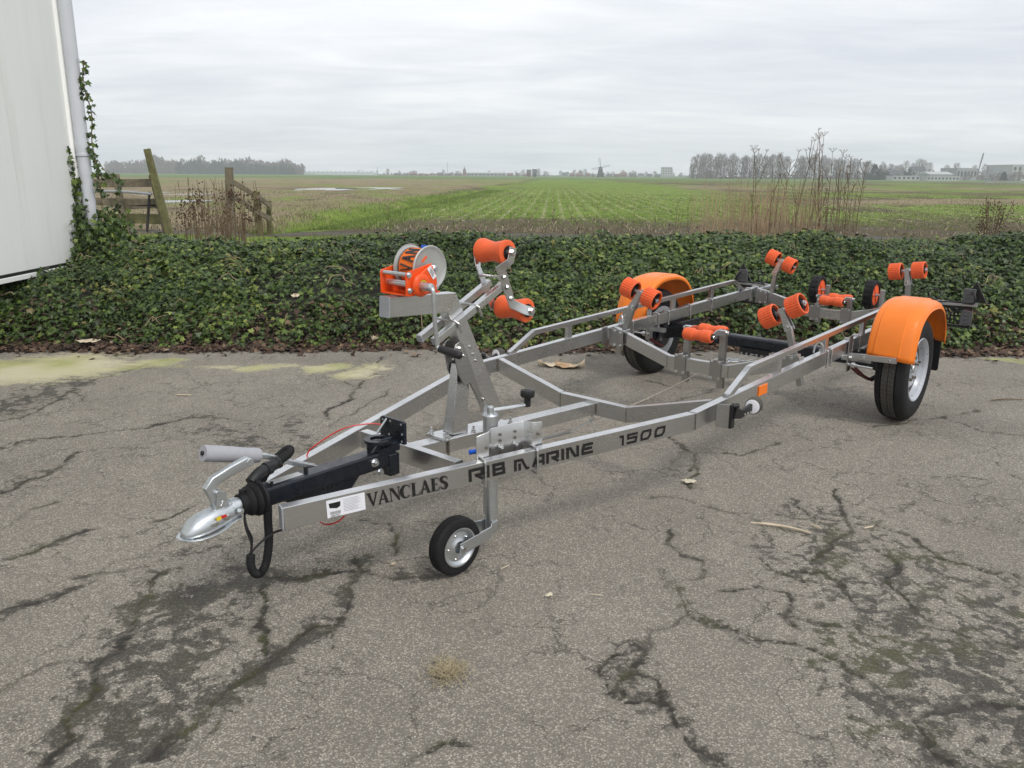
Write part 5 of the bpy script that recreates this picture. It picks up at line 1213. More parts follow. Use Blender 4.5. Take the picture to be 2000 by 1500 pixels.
m = MB(); m.sweep([(.030, -2.965, .66), (.030, -2.90, .55)], rr(.012, .03, .002, 2), (0, 1, 0)); m.hexbolt((.034, -2.895, .56), (1, 0, 0), .007, .006); P_('strut', m, 'stainless_dull', wp)
# twin bars that carry the bow rollers
for v in (.043, -.043):
    m = MB(); m.bar((v, -3.180, .858), (v, -2.772, 1.046), .030, .030, (0, 0, 1)); tb_ = P_('roller_bar', m, 'stainless', wp)
    m = MB(); d_ = Vector((0, .433, .200)).normalized(); m.sweep([Vector((v, -3.180, .858))-d_*.006, Vector((v, -3.180, .858))], rr(.032, .032, .003, 2)); P_('end_cap', m, 'cap_grey', tb_)
for k, (u, z) in enumerate(((-3.065, .905), (-2.945, .958))):
    m = MB(); n_ = Vector((0, -.42, .907)); c = Vector((0, u, z)); a = .0645
    pts = [c+Vector((-a, 0, 0))-n_*.03, c+Vector((-a, 0, 0))+n_*.012, c+Vector((-a+.008, 0, 0))+n_*.0205, c+Vector((a-.008, 0, 0))+n_*.0205, c+Vector((a, 0, 0))+n_*.012, c+Vector((a, 0, 0))-n_*.03]
    m.tube(pts, .0055, 8); P_('u_bolt', m, 'bolt', wp)
def bow_roller(c):
    m = hourglass(c, .158, .0535, .041); r_ = P_('bow_roller', m, 'roller_orange', wp)
    c = Vector(c); m = MB(); m.cyl(c-Vector((.082, 0, 0)), c+Vector((.082, 0, 0)), .030, 20); P_('roller_bush', m, 'black_plastic', wp)
    m = MB(); m.cyl(c-Vector((.115, 0, 0)), c+Vector((.115, 0, 0)), .010, 12)
    for s in (-1, 1): m.lathe(c+Vector((s*.080, 0, 0)), (s, 0, 0), [(.014, 0), (.014, .012)], 10); m.hexbolt(c+Vector((s*.099, 0, 0)), (s, 0, 0), .014, .012)
    P_('roller_pin', m, 'bolt', wp)
RU, RL_ = (0, -2.785, 1.183), (0, -2.655, .922)
bow_roller(RU); bow_roller(RL_)
for s in (1, -1):
    m = MB(); m.sweep([(s*.097, -2.776, 1.205), (s*.097, -2.790, 1.150), (s*.066, -2.818, 1.118), (s*.062, -2.738, .958), (s*.097, -2.690, .930), (s*.097, -2.635, .916)], rr(.042, .0055, .0015, 2), (s, 0, 0)); bk = P_('roller_bracket', m, 'stainless', wp, .0008)
    m = MB()
    for u, z in ((-2.795, 1.078), (-2.775, 1.034), (-2.752, .985)): bolt(m, (s*.068, u, z), (s, 0, 0), .009, .008)
    P_('bolt', m, 'bolt', bk)
m = MB(); m.cyl((-.064, -2.795, 1.078), (.064, -2.795, 1.078), .006, 10); P_('spacer_rod', m, 'bolt', wp)

wi = empty('winch', (0, -3.25, 1.053), 0, TR)
def W(v, u, z): return Vector((v, u+3.25, z-1.053))
m = MB(); m.box(W(0, -3.262, 1.058), (.150, .165, .006))
m.plate([(-.090, 0), (.072, 0), (.072, .02), (.060, .095), (.048, .112), (.030, .112), (-.085, .088), (-.090, .08)], W(.072, -3.262, 1.058), (0, 1, 0), (0, 0, 1), .005)
m.plate([(-.090, 0), (.072, 0), (.072, .02), (.060, .095), (.048, .112), (.030, .112), (-.085, .088), (-.090, .08)], W(-.072, -3.262, 1.058), (0, 1, 0), (0, 0, 1), .005)
P_('winch_frame', m, 'winch_orange', wi, .002)
m = MB(); m.lathe(W(.074, -3.285, 1.094), (1, 0, 0), [(.044, 0), (.044, .012), (.038, .020), (.020, .022), (.020, .0)], 28); m.plate([(-.045, -.032), (.062, -.034), (.075, -.02), (.060, .066), (.040, .072), (-.035, .030)], W(.080, -3.278, 1.094), (0, 1, 0), (0, 0, 1), .012); P_('gear_cover', m, 'winch_orange', wi, .004)
DC = W(0, -3.212, 1.150)
for s in (1, -1):
    m = MB(); m.lathe(DC+Vector((s*.050, 0, 0)), (s, 0, 0), [(.012, 0), (.070, .0), (.078, .004), (.084, .006), (.086, .003), (.087, .006), (.084, .010), (.076, .008), (.068, .003), (.012, .003)], 48); P_('drum_flange', m, 'drum_grey', wi)
    if s > 0:
        m = MB()
        for a in (2.2,): p = DC+Vector((.0535, math.cos(a)*.045, math.sin(a)*.045)); t_ = Vector((0, -math.sin(a), math.cos(a))); m.sweep([p-t_*.016, p+t_*.016], rr(.010, .001, .0004, 2), (1, 0, 0))
        P_('flange_slot', m, 'roller_orange', wi)
m = MB(); m.lathe(DC-Vector((.048, 0, 0)), (1, 0, 0), [(.068, 0), (.072, .004), (.073, .048), (.072, .092), (.068, .096)], 40); st = P_('strap', m, 'strap_orange', wi)
m = MB(); m.lathe(DC-Vector((.047, 0, 0)), (1, 0, 0), [(.0735, 0), (.0735, .004)], 40); P_('strap_edge', m, 'weld', wi)
m = MB(); a0 = 1.50; m.sweep([DC+Vector((.02, math.cos(a)*.0752, math.sin(a)*.0752)) for a in np.linspace(1.35, 1.70, 6)], rr(.022, .002, .0005, 2), (1, 0, 0)); P_('strap_tag', m, 'blue_plastic', wi)
m = MB(); m.cyl(W(-.085, -3.212, 1.150), W(.092, -3.212, 1.150), .007, 10); bolt(m, W(.0765, -3.212, 1.150), (1, 0, 0), .014, .010)
m.cyl(W(-.075, -3.338, 1.136), W(.076, -3.338, 1.136), .008, 12); m.cyl(W(-.072, -3.312, 1.096), W(.074, -3.312, 1.096), .013, 14)
for u, z in ((-3.338, 1.136), (-3.335, 1.078), (-3.20, 1.078)): bolt(m, W(.076, u, z), (1, 0, 0), .008, .007); bolt(m, W(-.076, u, z), (-1, 0, 0), .008, .007)
P_('winch_shaft', m, 'zinc', wi)
m = MB(); m.plate([(-.026, -.010), (.026, -.010), (.026, .010), (-.026, .010)], W(.0872, -3.232, 1.137), Vector((0, .58, -.81)), Vector((0, .81, .58)), .001); wl_ = P_('rating_plate', m, 'paper', wi)
m = MB()
for i in range(3):
    q = W(.0880, -3.232, 1.137)+Vector((0, .81, .58))*(.005-.005*i)+Vector((0, .58, -.81))*(-.004+.003*i); m.sweep([q-Vector((0, .58, -.81))*.014, q+Vector((0, .58, -.81))*.014], rr(.0022, .0004, .0001, 2), (1, 0, 0))
P_('plate_print', m, 'ink', wi)
m = MB(); m.lathe(W(.0955, -3.285, 1.094), (1, 0, 0), [(.0205, 0), (.0205, .001), (.0185, .0012), (.0185, 0)], 18); P_('ratchet_mark', m, 'yellow_sticker', wi)
m = MB(); m.cyl(W(.08, -3.292, 1.094), W(.150, -3.296, 1.092), .016, 16); m.lathe(W(.15, -3.296, 1.092), (1, 0, 0), [(.016, 0), (.012, .008), (.0, .009)], 14)
m.tube([W(.145, -3.296, 1.092), W(.160, -3.300, 1.088), W(.166, -3.300, 1.070), W(.166, -3.296, .98), W(.166, -3.286, .885), W(.170, -3.284, .868), W(.18, -3.284, .862), W(.20, -3.284, .858)], .0085, 10, 4); cr_ = P_('crank', m, 'zinc', wi)
m = MB(); m.lathe(W(.178, -3.284, .863), (1, .02, -.10), [(.010, 0), (.0145, .003), (.0155, .05), (.0165, .09), (.015, .106), (.008, .112), (.0, .113)], 18); P_('crank_handle', m, 'black_plastic', wi)
m = MB(); m.sweep([W(.02, -3.165, 1.06), W(.02, -3.135, 1.085), W(.015, -3.118, 1.12)], rr(.020, .012, .003, 2), (1, 0, 0)); m.tube([W(.02, -3.14, 1.085), W(.01, -3.122, 1.105), W(.0, -3.115, 1.13)], .006, 6, 3); P_('strap_hook', m, 'weld', wi)
# ---- lettering
class Face2D:
    def __init__(s, o, ex, ey, nz): s.o, s.ex, s.ey, s.nz = Vector(o), Vector(ex).normalized(), Vector(ey).normalized(), Vector(nz).normalized(); s.m = MB(); s.k = 0
    def poly(s, pts, base=.0006):
        s.k += 1; h = base+.00004*s.k; n = len(pts); P0 = [s.o+s.ex*x+s.ey*y for x, y in pts]
        s.m.add([p+s.nz*h for p in P0], [tuple(range(n))]); return s
    def stroke(s, pts, w, closed=False):
        """flat mitred stroke"""
        n = len(pts); L, R = [], []
        for i in range(n):
            p = Vector(pts[i]); a = Vector(pts[i-1]) if (i or closed) else None; b = Vector(pts[(i+1) % n]) if (i < n-1 or closed) else None
            d1 = (p-a).normalized() if a is not None else None; d2 = (b-p).normalized() if b is not None else None; d1 = d1 or d2; d2 = d2 or d1
            n1 = Vector((-d1.y, d1.x)); n2 = Vector((-d2.y, d2.x)); bi = (n1+n2); bi = bi.normalized() if bi.length > 1e-4 else n1
            k = w/2/max(bi.dot(n1), .45); L.append(p+bi*k); R.append(p-bi*k)
        for i in range(n if closed else n-1): j = (i+1) % n; s.poly([tuple(R[i]), tuple(R[j]), tuple(L[j]), tuple(L[i])])
        return s
    def ribbon(s, pts, ws):
        for i in range(len(pts)-1):
            q = []
            for k in (i, i+1):
                a = Vector(pts[max(k-1, 0)]); b = Vector(pts[min(k+1, len(pts)-1)]); d = (b-a).normalized(); nn = Vector((-d.y, d.x)); q.append((Vector(pts[k])+nn*ws[k]/2, Vector(pts[k])-nn*ws[k]/2))
            s.poly([tuple(q[0][1]), tuple(q[1][1]), tuple(q[1][0]), tuple(q[0][0])])
TECH = {'R': (.98, [[(0, 0), (0, .88), (.86, .88), (.86, .42), (.34, .42)], [(.42, .42), (.92, .04)]]), 'I': (.2, [[(.1, 0), (.1, 1)]]),
        'B': (1.0, [[(.05, .12), (.86, .12), (.86, .5)], [(.12, .5), (.86, .5)], [(.12, 0), (.12, .88), (.82, .88), (.82, .5)]]),
        'M': (1.25, [[(.1, 0), (.1, .88), (.62, .88), (.98, .06), (1.2, .06)], [(.44, .62), (.44, 0)]]),
        'A': (1.05, [[(.06, 0), (.28, .60), (.42, .88), (.92, .88), (.92, 0)], [(.26, .36), (.92, .36)]]),
        'N': (1.1, [[(.1, 0), (.1, .88), (.34, .88), (.72, .12), (.98, .12), (.98, 1)]]), 'E': (1.0, [[(1.0, .88), (.22, .88), (.12, .52), (.10, .12), (1.0, .12)], [(.16, .52), (.92, .52)]]),
        '1': (.42, [[(.0, .88), (.30, .88), (.30, 0)]]), '5': (1.0, [[(1.0, .88), (.12, .88), (.12, .55), (.88, .55), (.80, .12), (.0, .12)]]), '0': (1.08, None)}
def tech(face, text, x, h, aspect, gap=.22):
    for ch in text:
        if ch == ' ': x += .6*h*aspect; continue
        w, st_ = TECH[ch]
        if ch == '0': face.stroke([(x+a*h*aspect, b*h) for a, b in [(.30, .88), (.95, .88), (.90, .40), (.70, .12), (.12, .12), (.14, .62)]], .225*h, True)
        else:
            for q in st_: face.stroke([(x+a*h*aspect, b*h) for a, b in q], .235*h)
        x += (w+gap)*h*aspect
    return x
def tech_width(text, h, aspect, gap=.22): return sum((.6 if c == ' ' else TECH[c][0]+gap) for c in text)*h*aspect-gap*h*aspect
def serif(face, text, x, h, k):
    def P(pts): face.poly([(x+a*h*k, b*h) for a, b in pts])
    T, t_, S_ = .23, .055, .045
    for ch in text:
        if ch == 'V': P([(.04, .97), (.31, .97), (.62, .08), (.48, -.02)]); P([(.48, -.02), (.58, .02), (.92, .97), (.81, .97)]); P([(-.02, 1), (-.02, .96), (.36, .96), (.36, 1)]); P([(.70, 1), (.70, .96), (1.0, .96), (1.0, 1)]); x += .98*h*k
        elif ch == 'A': P([(.06, .03), (.16, .03), (.48, .84), (.44, .99)]); P([(.40, 1.02), (.54, 1.02), (.92, .03), (.65, .03)]); P([(.24, .30), (.66, .30), (.64, .36), (.26, .36)]); P([(-.02, 0), (.28, 0), (.28, .04), (-.02, .04)]); P([(.60, 0), (1.0, 0), (1.0, .04), (.60, .04)]); x += 1.0*h*k
        elif ch == 'N': P([(.12, 0), (.18, 0), (.18, 1), (.12, 1)]); P([(.06, 1), (.36, 1), (.92, .14), (.92, -.03), (.82, -.03)]); P([(.84, .05), (.90, .05), (.90, 1), (.84, 1)]); P([(0, 0), (.30, 0), (.30, .04), (0, .04)]); P([(-.02, 1), (-.02, .96), (.2, .96), (.2, 1)]); P([(.72, 1), (.72, .96), (1.0, .96), (1.0, 1)]); x += 1.06*h*k
        elif ch == 'C':
            pts, ws = [], []
            for i in range(23): a = math.radians(42+276*i/22); pts.append((x+(.46+.40*math.cos(a))*h*k, (.5+.47*math.sin(a))*h)); ws.append((.065+.19*max(0, -math.cos(a))**1.2)*h)
            face.ribbon(pts, ws); P([(.78, .68), (.83, .68), (.83, 1.0), (.78, .95)]); x += .92*h*k
        elif ch == 'L': P([(.13, .02), (.13+T, .02), (.13+T, .98), (.13, .98)]); P([(0, 0), (.78, 0), (.80, .05), (0, .05)]); P([(.74, .0), (.80, .0), (.84, .27), (.80, .27)]); P([(0, 1), (0, .96), (.45, .96), (.45, 1)]); x += .84*h*k
        elif ch == 'E': P([(.13, .02), (.13+T, .02), (.13+T, .98), (.13, .98)]); P([(0, 0), (.74, 0), (.76, .05), (0, .05)]); P([(.70, 0), (.76, 0), (.80, .25), (.76, .25)]); P([(0, 1), (0, .95), (.72, .95), (.72, 1)]); P([(.68, 1), (.72, 1), (.72, .78), (.69, .78)]); P([(.30, .48), (.58, .48), (.58, .53), (.30, .53)]); P([(.55, .38), (.59, .38), (.59, .63), (.55, .63)]); x += .86*h*k
        elif ch == 'S':
            pts = [(.66, .80), (.58, .92), (.42, .96), (.24, .92), (.15, .78), (.20, .64), (.38, .53), (.56, .42), (.64, .26), (.56, .09), (.38, .03), (.20, .07), (.09, .22)]; ws = [.06, .08, .09, .14, .19, .22, .24, .22, .19, .14, .09, .08, .06]
            q = [(x+a*h*k, b*h) for a, b in pts]; sp_ = smooth_path([(a, b, 0) for a, b in q], 3); wi_ = np.interp(np.linspace(0, 12, len(sp_)), range(13), ws)*h
            face.ribbon([(p.x, p.y) for p in sp_], list(wi_)); P([(.64, .70), (.69, .70), (.69, 1.0), (.65, .94)]); P([(.05, .28), (.10, .28), (.10, .0), (.06, .05)]); x += .80*h*k
    return x
s0 = Vector((.1292, -3.9654, zf(-3.9654))); s1 = Vector((.7061, -2.2341, zf(-2.2341)))
es = (s1-s0).normalized(); en = Vector((es.y, -es.x, 0)).normalized(); eu = en.cross(es)*-1
if eu.z < 0: eu = -eu
def bface(s, dz, off=.0006): return Face2D(s0+es*s+Vector((0, 0, dz))+en*off, es, eu, en)
fc = bface(.293, -.069); serif(fc, 'VANCLAES', 0, .0505, (.604-.293)/(7.32*.0505)); fc.m.build('lettering', 'ink', beams[1], 0, 0)
for txt, a, b, z0, h in (('RIB', .702, .856, -.0665, .050), ('MARINE', .894, 1.268, -.0685, .0475), ('1500', 1.404, 1.655, -.0685, .0460)):
    fc = bface(a, z0); asp_ = (b-a)/tech_width(txt, h, 1.0); tech(fc, txt, 0, h, asp_); fc.m.build('lettering', 'ink', beams[1], 0, 0)
# type sticker
fc = bface(.148, -.074, .0003); fc.poly([(0, 0), (.138, 0), (.138, .065), (0, .065)]); stk = fc.m.build('sticker', 'paper', beams[1], 0, 0)
fc = bface(.148, -.074, .0008); fc.poly([(.010, .036), (.036, .030), (.010+.038, .036), (.050, .053), (.008, .053)]); fc.m.build('sticker_emblem', 'ink', beams[1], 0, 0)
fc = bface(.148, -.074, .0008)
for i in range(14): fc.poly([(.011+.0027*i, .010), (.011+.0027*i+random.choice((.0008, .0015)), .010), (.0122+.0027*i, .021), (.011+.0027*i, .021)])
fc.poly([(.012, .006), (.045, .006), (.045, .0075), (.012, .0075)]); serif(fc, 'VANCLAES', .010, .0045, 1.05); fc.m.build('sticker_barcode', 'ink', beams[1], 0, 0)
fc = bface(.148, -.074, .0008)
for i in range(9):
    y_ = .056-.0055*i; fc.poly([(.060, y_), (.060+random.choice((.060, .068, .050, .035)), y_), (.060+.05, y_+.0012), (.060, y_+.0012)])
fc.m.build('sticker_print', 'ink_grey', beams[1], 0, 0)
# letters woven on the winch strap
m = MB(); LET = {'V': [[(0, 1), (.45, 0), (.9, 1)]], 'A': [[(0, 0), (.45, 1), (.9, 0)], [(.2, .38), (.7, .38)]], 'N': [[(0, 0), (0, 1), (.85, 0), (.85, 1)]]}
def strap_pt(x, a): return DC+Vector((x, -math.cos(a)*.0742, math.sin(a)*.0742))
for i, ch in enumerate('VAN'):
    for q in LET[ch]:
        for (x0, y0), (x1, y1) in zip(q[:-1], q[1:]):
            pts = []
            for t_ in np.linspace(0, 1, 6): xx, yy2 = x0+(x1-x0)*t_, y0+(y1-y0)*t_; pts.append(strap_pt(.034-.066*yy2, -.10+.50*i+.36*xx))
            m.sweep(pts, [(-.0048, -.0004), (.0048, -.0004), (.0048, .0004), (-.0048, .0004)], (0, -.6, .8))
P_('strap_lettering', m, 'ink', wi, 0, 0)

# ---- coupling, overrun device, brake lever, cables
m = MB(); m.sweep([(0, -3.972, .428), (0, -3.50, .429), (0, -3.395, .432)], rr(.072, .067, .009, 4)); db = P_('drawbar', m, 'navy')
m = MB(); m.box((0, -3.425, .470), (.074, .11, .040)); m.plate([(-.075, -.015), (.035, -.015), (.035, .030), (-.03, .030)], (.032, -3.44, .485), (0, 1, 0), (0, 0, 1), .010); m.box((0, -3.405, .40), (.085, .05, .09)); P_('mount_block', m, 'navy', db, .005)
m = MB(); m.lathe((0, -3.452, .497), (0, 0, 1), [(.052, 0), (.052, .012), (.030, .012), (.030, 0)], 36, True); P_('jockey_clamp_ring', m, 'navy', db)
m = MB(); m.plate([(-.072, -.048), (.072, -.048), (.072, .040), (.060, .046), (-.060, .046), (-.072, .038)], (-.012, -3.362, .522), (1, 0, 0), (0, 0, 1), .014); fp_ = P_('flange_plate', m, 'navy', db, .002)
m = MB()
for v, z in ((-.066, .555), (-.02, .557), (.043, .555), (.048, .515), (.046, .485), (-.03, .50)): m.mark(); m.lathe((v, -3.3695, z), (0, -1, 0), [(.005, 0), (.005, .001)], 8)
P_('flange_hole', m, 'cap_grey', fp_)
m = MB(); m.plate([(-3.90, .394), (-3.56, .394), (-3.62, .335), (-3.70, .352), (-3.86, .372)], (.0, 0, 0), (0, 1, 0), (0, 0, 1), .045); P_('gusset', m, 'navy', db, .003)
m = MB(); bolt(m, (.0365, -3.50, .432), (1, 0, 0), .012, .014, .004); bolt(m, (.03, -3.47, .385), (1, 0, 0), .010, .012); P_('bolt', m, 'zinc', db)
m = MB(); m.cyl((-.012, -3.775, .461), (-.012, -3.775, .480), .008, 10); m.cyl((.02, -3.935, .461), (.02, -3.935, .476), .006, 10); P_('grease_nipple', m, 'black_plastic', db)
m = MB(); m.plate([(-.018, -.065), (.018, -.065), (.018, .065), (-.018, .065)], (-.008, -3.865, .4622), (1, 0, 0), (0, 1, 0), .0012); P_('type_plate', m, 'drum_grey', db)
fc = Face2D((-.024, -3.925, .4629), (1, 0, 0), (0, 1, 0), (0, 0, 1))
for i in range(5): fc.poly([(.003+.006*i, .006), (.004+.006*i, .006), (.004+.006*i, .05+.008*(i % 3)), (.003+.006*i, .05+.008*(i % 3))])
fc.m.build('plate_print', 'ink_grey', db, 0, 0)
m = MB(); m.lathe((0, -4.052, .424), (0, 1, .01), [(.029, 0), (.034, .002), (.035, .022), (.048, .030), (.052, .038), (.045, .046), (.057, .054), (.060, .060), (.050, .068), (.061, .074), (.062, .082), (.050, .088)], 32); m.cyl((.0, -4.036, .45), (.0, -4.036, .472), .011, 12); P_('rubber_boot', m, 'rubber', db)
m = MB(); m.cyl((0, -4.115, .422), (0, -4.045, .424), .026, 20); m.lathe((0, -4.085, .422), (0, 1, 0), [(.030, 0), (.030, .022)], 20); m.cyl((-.034, -4.068, .414), (.036, -4.068, .414), .006, 10); bolt(m, (.036, -4.068, .414), (1, 0, 0), .009, .008); cp = P_('coupling_tube', m, 'zinc')
# coupling head: pressed-steel shell lofted along u
sec = [(-4.256, .004, .374, .382), (-4.250, .022, .372, .392), (-4.238, .034, .371, .408), (-4.218, .043, .371, .424), (-4.190, .046, .372, .434), (-4.160, .044, .374, .440), (-4.135, .040, .377, .444), (-4.105, .034, .384, .446), (-4.080, .031, .390, .446), (-4.062, .030, .392, .444)]
m = MB(); vs_ = []; nn = 16
for u, w, zb, zt_ in sec:
    for j in range(nn):
        a = PI*j/(nn-1); vs_.append((w*math.copysign(abs(math.cos(a))**.7, math.cos(a)), u, zb+(zt_-zb)*math.sin(a)**.75))
f = [(i*nn+j, i*nn+j+1, (i+1)*nn+j+1, (i+1)*nn+j) for i in range(len(sec)-1) for j in range(nn-1)]+[tuple(range(nn))[::-1]]
m.add(vs_, f); hd = P_('coupling_head', m, 'zinc', TR, 0, 50); so = hd.modifiers.new('thick', 'SOLIDIFY'); so.thickness = .004
m = MB(); rim_ = [(w*1.0+.008*(1 if u < -4.12 else .4), u-(.007 if i == 0 else 0), zb-.001) for i, (u, w, zb, zt_) in enumerate(sec)]
pts = [(-a, b, c) for a, b, c in rim_[::-1]]+[(a, b, c) for a, b, c in rim_]; m.sweep([Vector(p) for p in pts], rr(.013, .004, .0012, 2), (0, 0, 1)); P_('coupling_lip', m, 'zinc', hd, 0, 50)
m = MB()
for v, u, z in ((.0455, -4.165, .405), (.039, -4.118, .412), (-.0455, -4.165, .405)): m.mark(); m.lathe((v, u, z), (math.copysign(1, v), 0, 0), [(.011, -.004), (.011, .003), (.007, .005), (.0, .005)], 16)
P_('rivet', m, 'bolt', hd)
m = MB(); m.plate([(-.016, -.006), (.0, -.006), (.0, .007), (-.016, .007)], (.0462, -4.142, .418), (0, 1, 0), (0, 0, 1), .001); P_('wear_mark', m, 'yellow_sticker', hd); m = MB(); m.plate([(.001, -.004), (.020, -.004), (.020, .006), (.001, .006)], (.0455, -4.142, .419), (0, 1, 0), (0, 0, 1), .001); P_('wear_mark', m, 'red_cable', hd)
m = MB(); m.sweep([(0, -4.118, .435), (0, -4.132, .470), (0, -4.150, .512), (0, -4.132, .532), (0, -4.070, .552), (0, -4.010, .566)], rr(.036, .028, .007, 3), (1, 0, 0), scales=[1.2, 1.05, .98, .95, .95, 1.0]); m.lathe((-.016, -4.005, .564), (1, 0, 0), [(.013, 0), (.013, .032)], 16); lv_ = P_('coupling_lever', m, 'zinc', TR, .001)
m = MB(); m.plate([(-.030, -.02), (.020, -.02), (.008, .040), (-.018, .052)], (.019, -4.115, .452), (0, 1, 0), (0, 0, 1), .004); m.plate([(-.030, -.02), (.020, -.02), (.008, .040), (-.018, .052)], (-.019, -4.115, .452), (0, 1, 0), (0, 0, 1), .004); m.cyl((-.024, -4.118, .458), (.024, -4.118, .458), .006, 10); m.cyl((-.024, -4.135, .495), (.024, -4.135, .495), .007, 10); P_('lever_bracket', m, 'zinc', lv_, .001)
m = MB(); m.tube([(.024, -4.10, .455), (.028, -4.09, .448), (.03, -4.115, .442), (.028, -4.13, .450), (.024, -4.12, .458)], .0015, 5, 3); P_('safety_clip', m, 'bolt', lv_)
# parking brake lever with foam grip
g0 = Vector((-.095, -4.112, .598)); g1 = Vector((-.095, -3.905, .536)); gd = (g1-g0).normalized()
m = MB(); m.lathe(g0, gd, [(.016, 0), (.0265, .0), (.0280, .006), (.0280, .085), (.0265, .13), (.0250, .17), (.0270, .195), (.025, .212), (.010, .214)], 24); bl_ = P_('brake_lever_grip', m, 'foam_grey')
m = MB(); m.lathe(g0-gd*.006, gd, [(.004, 0), (.008, .001), (.008, .010)], 12); P_('release_button', m, 'black_plastic', bl_)
m = MB()
for dv in (-.016, .014): m.sweep([g1-gd*.03+Vector((dv*.5, 0, 0)), g1+gd*.03+Vector((dv, 0, -.002)), Vector((-.078+dv, -3.78, .478)), Vector((-.065+dv*1.2, -3.69, .440))], rr(.007, .018, .002, 2), (0, 0, 1))
m.cyl(g1-gd*.08, g1+gd*.03, .008, 10); P_('brake_lever', m, 'zinc')
# cables
m = MB(); pth = smooth_path([(-.03, -3.985, .474), (-.04, -3.945, .494), (-.05, -3.90, .500), (-.055, -3.855, .510)], 6); m.tube(pth, .0205, 16); m.lathe(pth[10], (pth[11]-pth[10]), [(.0245, 0), (.0245, .022)], 8); m.lathe(pth[16], (pth[17]-pth[16]), [(.0235, 0), (.0235, .012)], 8); P_('plug', m, 'black_plastic')
m = MB(); pth = smooth_path([(-.055, -3.855, .510), (-.055, -3.815, .528), (-.075, -3.795, .535), (-.105, -3.80, .520), (-.12, -3.84, .485), (-.10, -3.90, .44), (-.04, -3.96, .41)], 10)
m.tube(pth, .0165, 12, 0, [1.0 if i % 2 else .88 for i in range(61)]); P_('corrugated_cable', m, 'rubber')
m = MB(); pth = smooth_path([(.035, -3.965, .40), (.03, -3.966, .345), (.03, -3.968, .27), (.03, -3.985, .195), (.03, -4.008, .165), (.03, -4.030, .172), (.03, -4.043, .205), (.03, -4.040, .245)], 12)
m.tube(pth, .0155, 12, 0, [1.0 if i % 2 else .90 for i in range(85)]); P_('corrugated_cable', m, 'rubber')
m = MB(); m.tube([(.03, -4.040, .245), (.032, -4.036, .29), (.025, -4.046, .34), (.02, -4.045, .385), (.01, -4.02, .40)], .004, 6, 6); m.tube([(.03, -4.040, .245), (.03, -4.030, .30), (.02, -4.040, .345), (.0, -4.035, .39)], .0035, 6, 6); m.tube([(.03, -4.038, .25), (.035, -4.01, .275), (.045, -3.965, .30), (.07, -3.935, .315), (.10, -3.93, .335)], .0042, 6, 6); P_('wire', m, 'black_plastic')
m = MB(); m.tube([(-.055, -3.375, .535), (-.085, -3.43, .545), (-.13, -3.52, .535), (-.19, -3.60, .478), (-.215, -3.63, .435), (-.20, -3.66, .33), (-.10, -3.70, .27), (.05, -3.76, .272), (.13, -3.75, .30), (.16, -3.72, .345)], .0028, 6, 8); P_('breakaway_cable', m, 'red_cable')
m = MB(); m.cyl((-.062, -3.405, .505), (-.045, -3.365, .562), .005, 10); m.tube([(-.055, -3.375, .535), (-.075, -3.40, .541)], .0022, 5); P_('cable_crimp', m, 'zinc')

# ---- jockey wheel on its bracket
def bl(s, off, dz): p = s0+es*s+en*off; return Vector((p.x, p.y, zf(p.y)+dz))
ebx = Vector((es.x, es.y, 0)).normalized()
m = MB()
prof_pts = [bl(.752, -.045, 0), bl(.806, -.045, 0), bl(.838, -.085, 0), bl(.985, -.085, 0), bl(1.005, -.048, 0), bl(1.050, -.048, 0)]
top = [.088, .098, .094, .098, .098, .092]; vs_ = []
for i, p in enumerate(prof_pts): vs_ += [Vector((p.x, p.y, p.z+top[i])), Vector((p.x, p.y, p.z-.085))]
m.add(vs_, [(2*i, 2*i+1, 2*i+3, 2*i+2) for i in range(5)]); jb = P_('jockey_bracket', m, 'stainless', TR, 0, 20); so = jb.modifiers.new('thick', 'SOLIDIFY'); so.thickness = .005; bv = jb.modifiers.new('b', 'BEVEL'); bv.width = .0015; bv.segments = 2
m = MB()
for s_ in (.878, .945):
    for dz in (.062, .036, .010, -.016): c = bl(s_, -.0815, dz); m.mark(); m.lathe(c, en, [(.006, 0), (.006, .0012)], 12)
for s_, dz in ((.795, .035), (1.030, .045), (.795, -.02)): m.mark(); m.lathe(bl(s_, -.0425, dz), en, [(.006, 0), (.006, .0012)], 12)
P_('bracket_hole', m, 'weld', jb)
m = MB()
for s_ in (.878, .945): m.hexbolt(bl(s_, -.081, .010), en, .0095, .010, .006)
P_('bolt', m, 'bolt', jb)
for s_ in (.764, .997):
    m = MB(); a, b = bl(s_, .0055, 0), bl(s_, -.046, 0); m.tube([a+Vector((0, 0, -.10)), a+Vector((0, 0, -.006)), a.lerp(b, .12)+Vector((0, 0, .003)), a.lerp(b, .3)+Vector((0, 0, .006)), b+Vector((0, 0, .006))], .0052, 8)
    m.tube([a+Vector((0, 0, -.096)), a.lerp(b, .2)+Vector((0, 0, -.101)), b+Vector((0, 0, -.098))], .0052, 8); P_('u_bolt', m, 'bolt', jb)
JT = Vector((.276, -3.108, 0)); jk = empty('jockey_wheel', (JT.x, JT.y, 0), 0, TR)
def J(v, u, z): return Vector((v-JT.x, u-JT.y, z))
m = MB(); m.lathe(J(JT.x, JT.y, .172), (0, 0, 1), [(.0245, 0), (.0300, .0005), (.0300, .405), (.0320, .406), (.0320, .412), (.026, .418), (.012, .420)], 32); P_('outer_tube', m, 'zinc', jk)
m = MB(); m.lathe(J(JT.x, JT.y, .085), (0, 0, 1), [(.0238, 0), (.0238, .10)], 28); P_('inner_tube', m, 'zinc', jk)
m = MB(); m.lathe(J(JT.x, JT.y, .585), (0, 0, 1), [(.014, 0), (.014, .030), (.012, .034), (.0, .035)], 18); m.cyl(J(JT.x-.013, JT.y, .606), J(JT.x+.013, JT.y, .606), .004, 8)
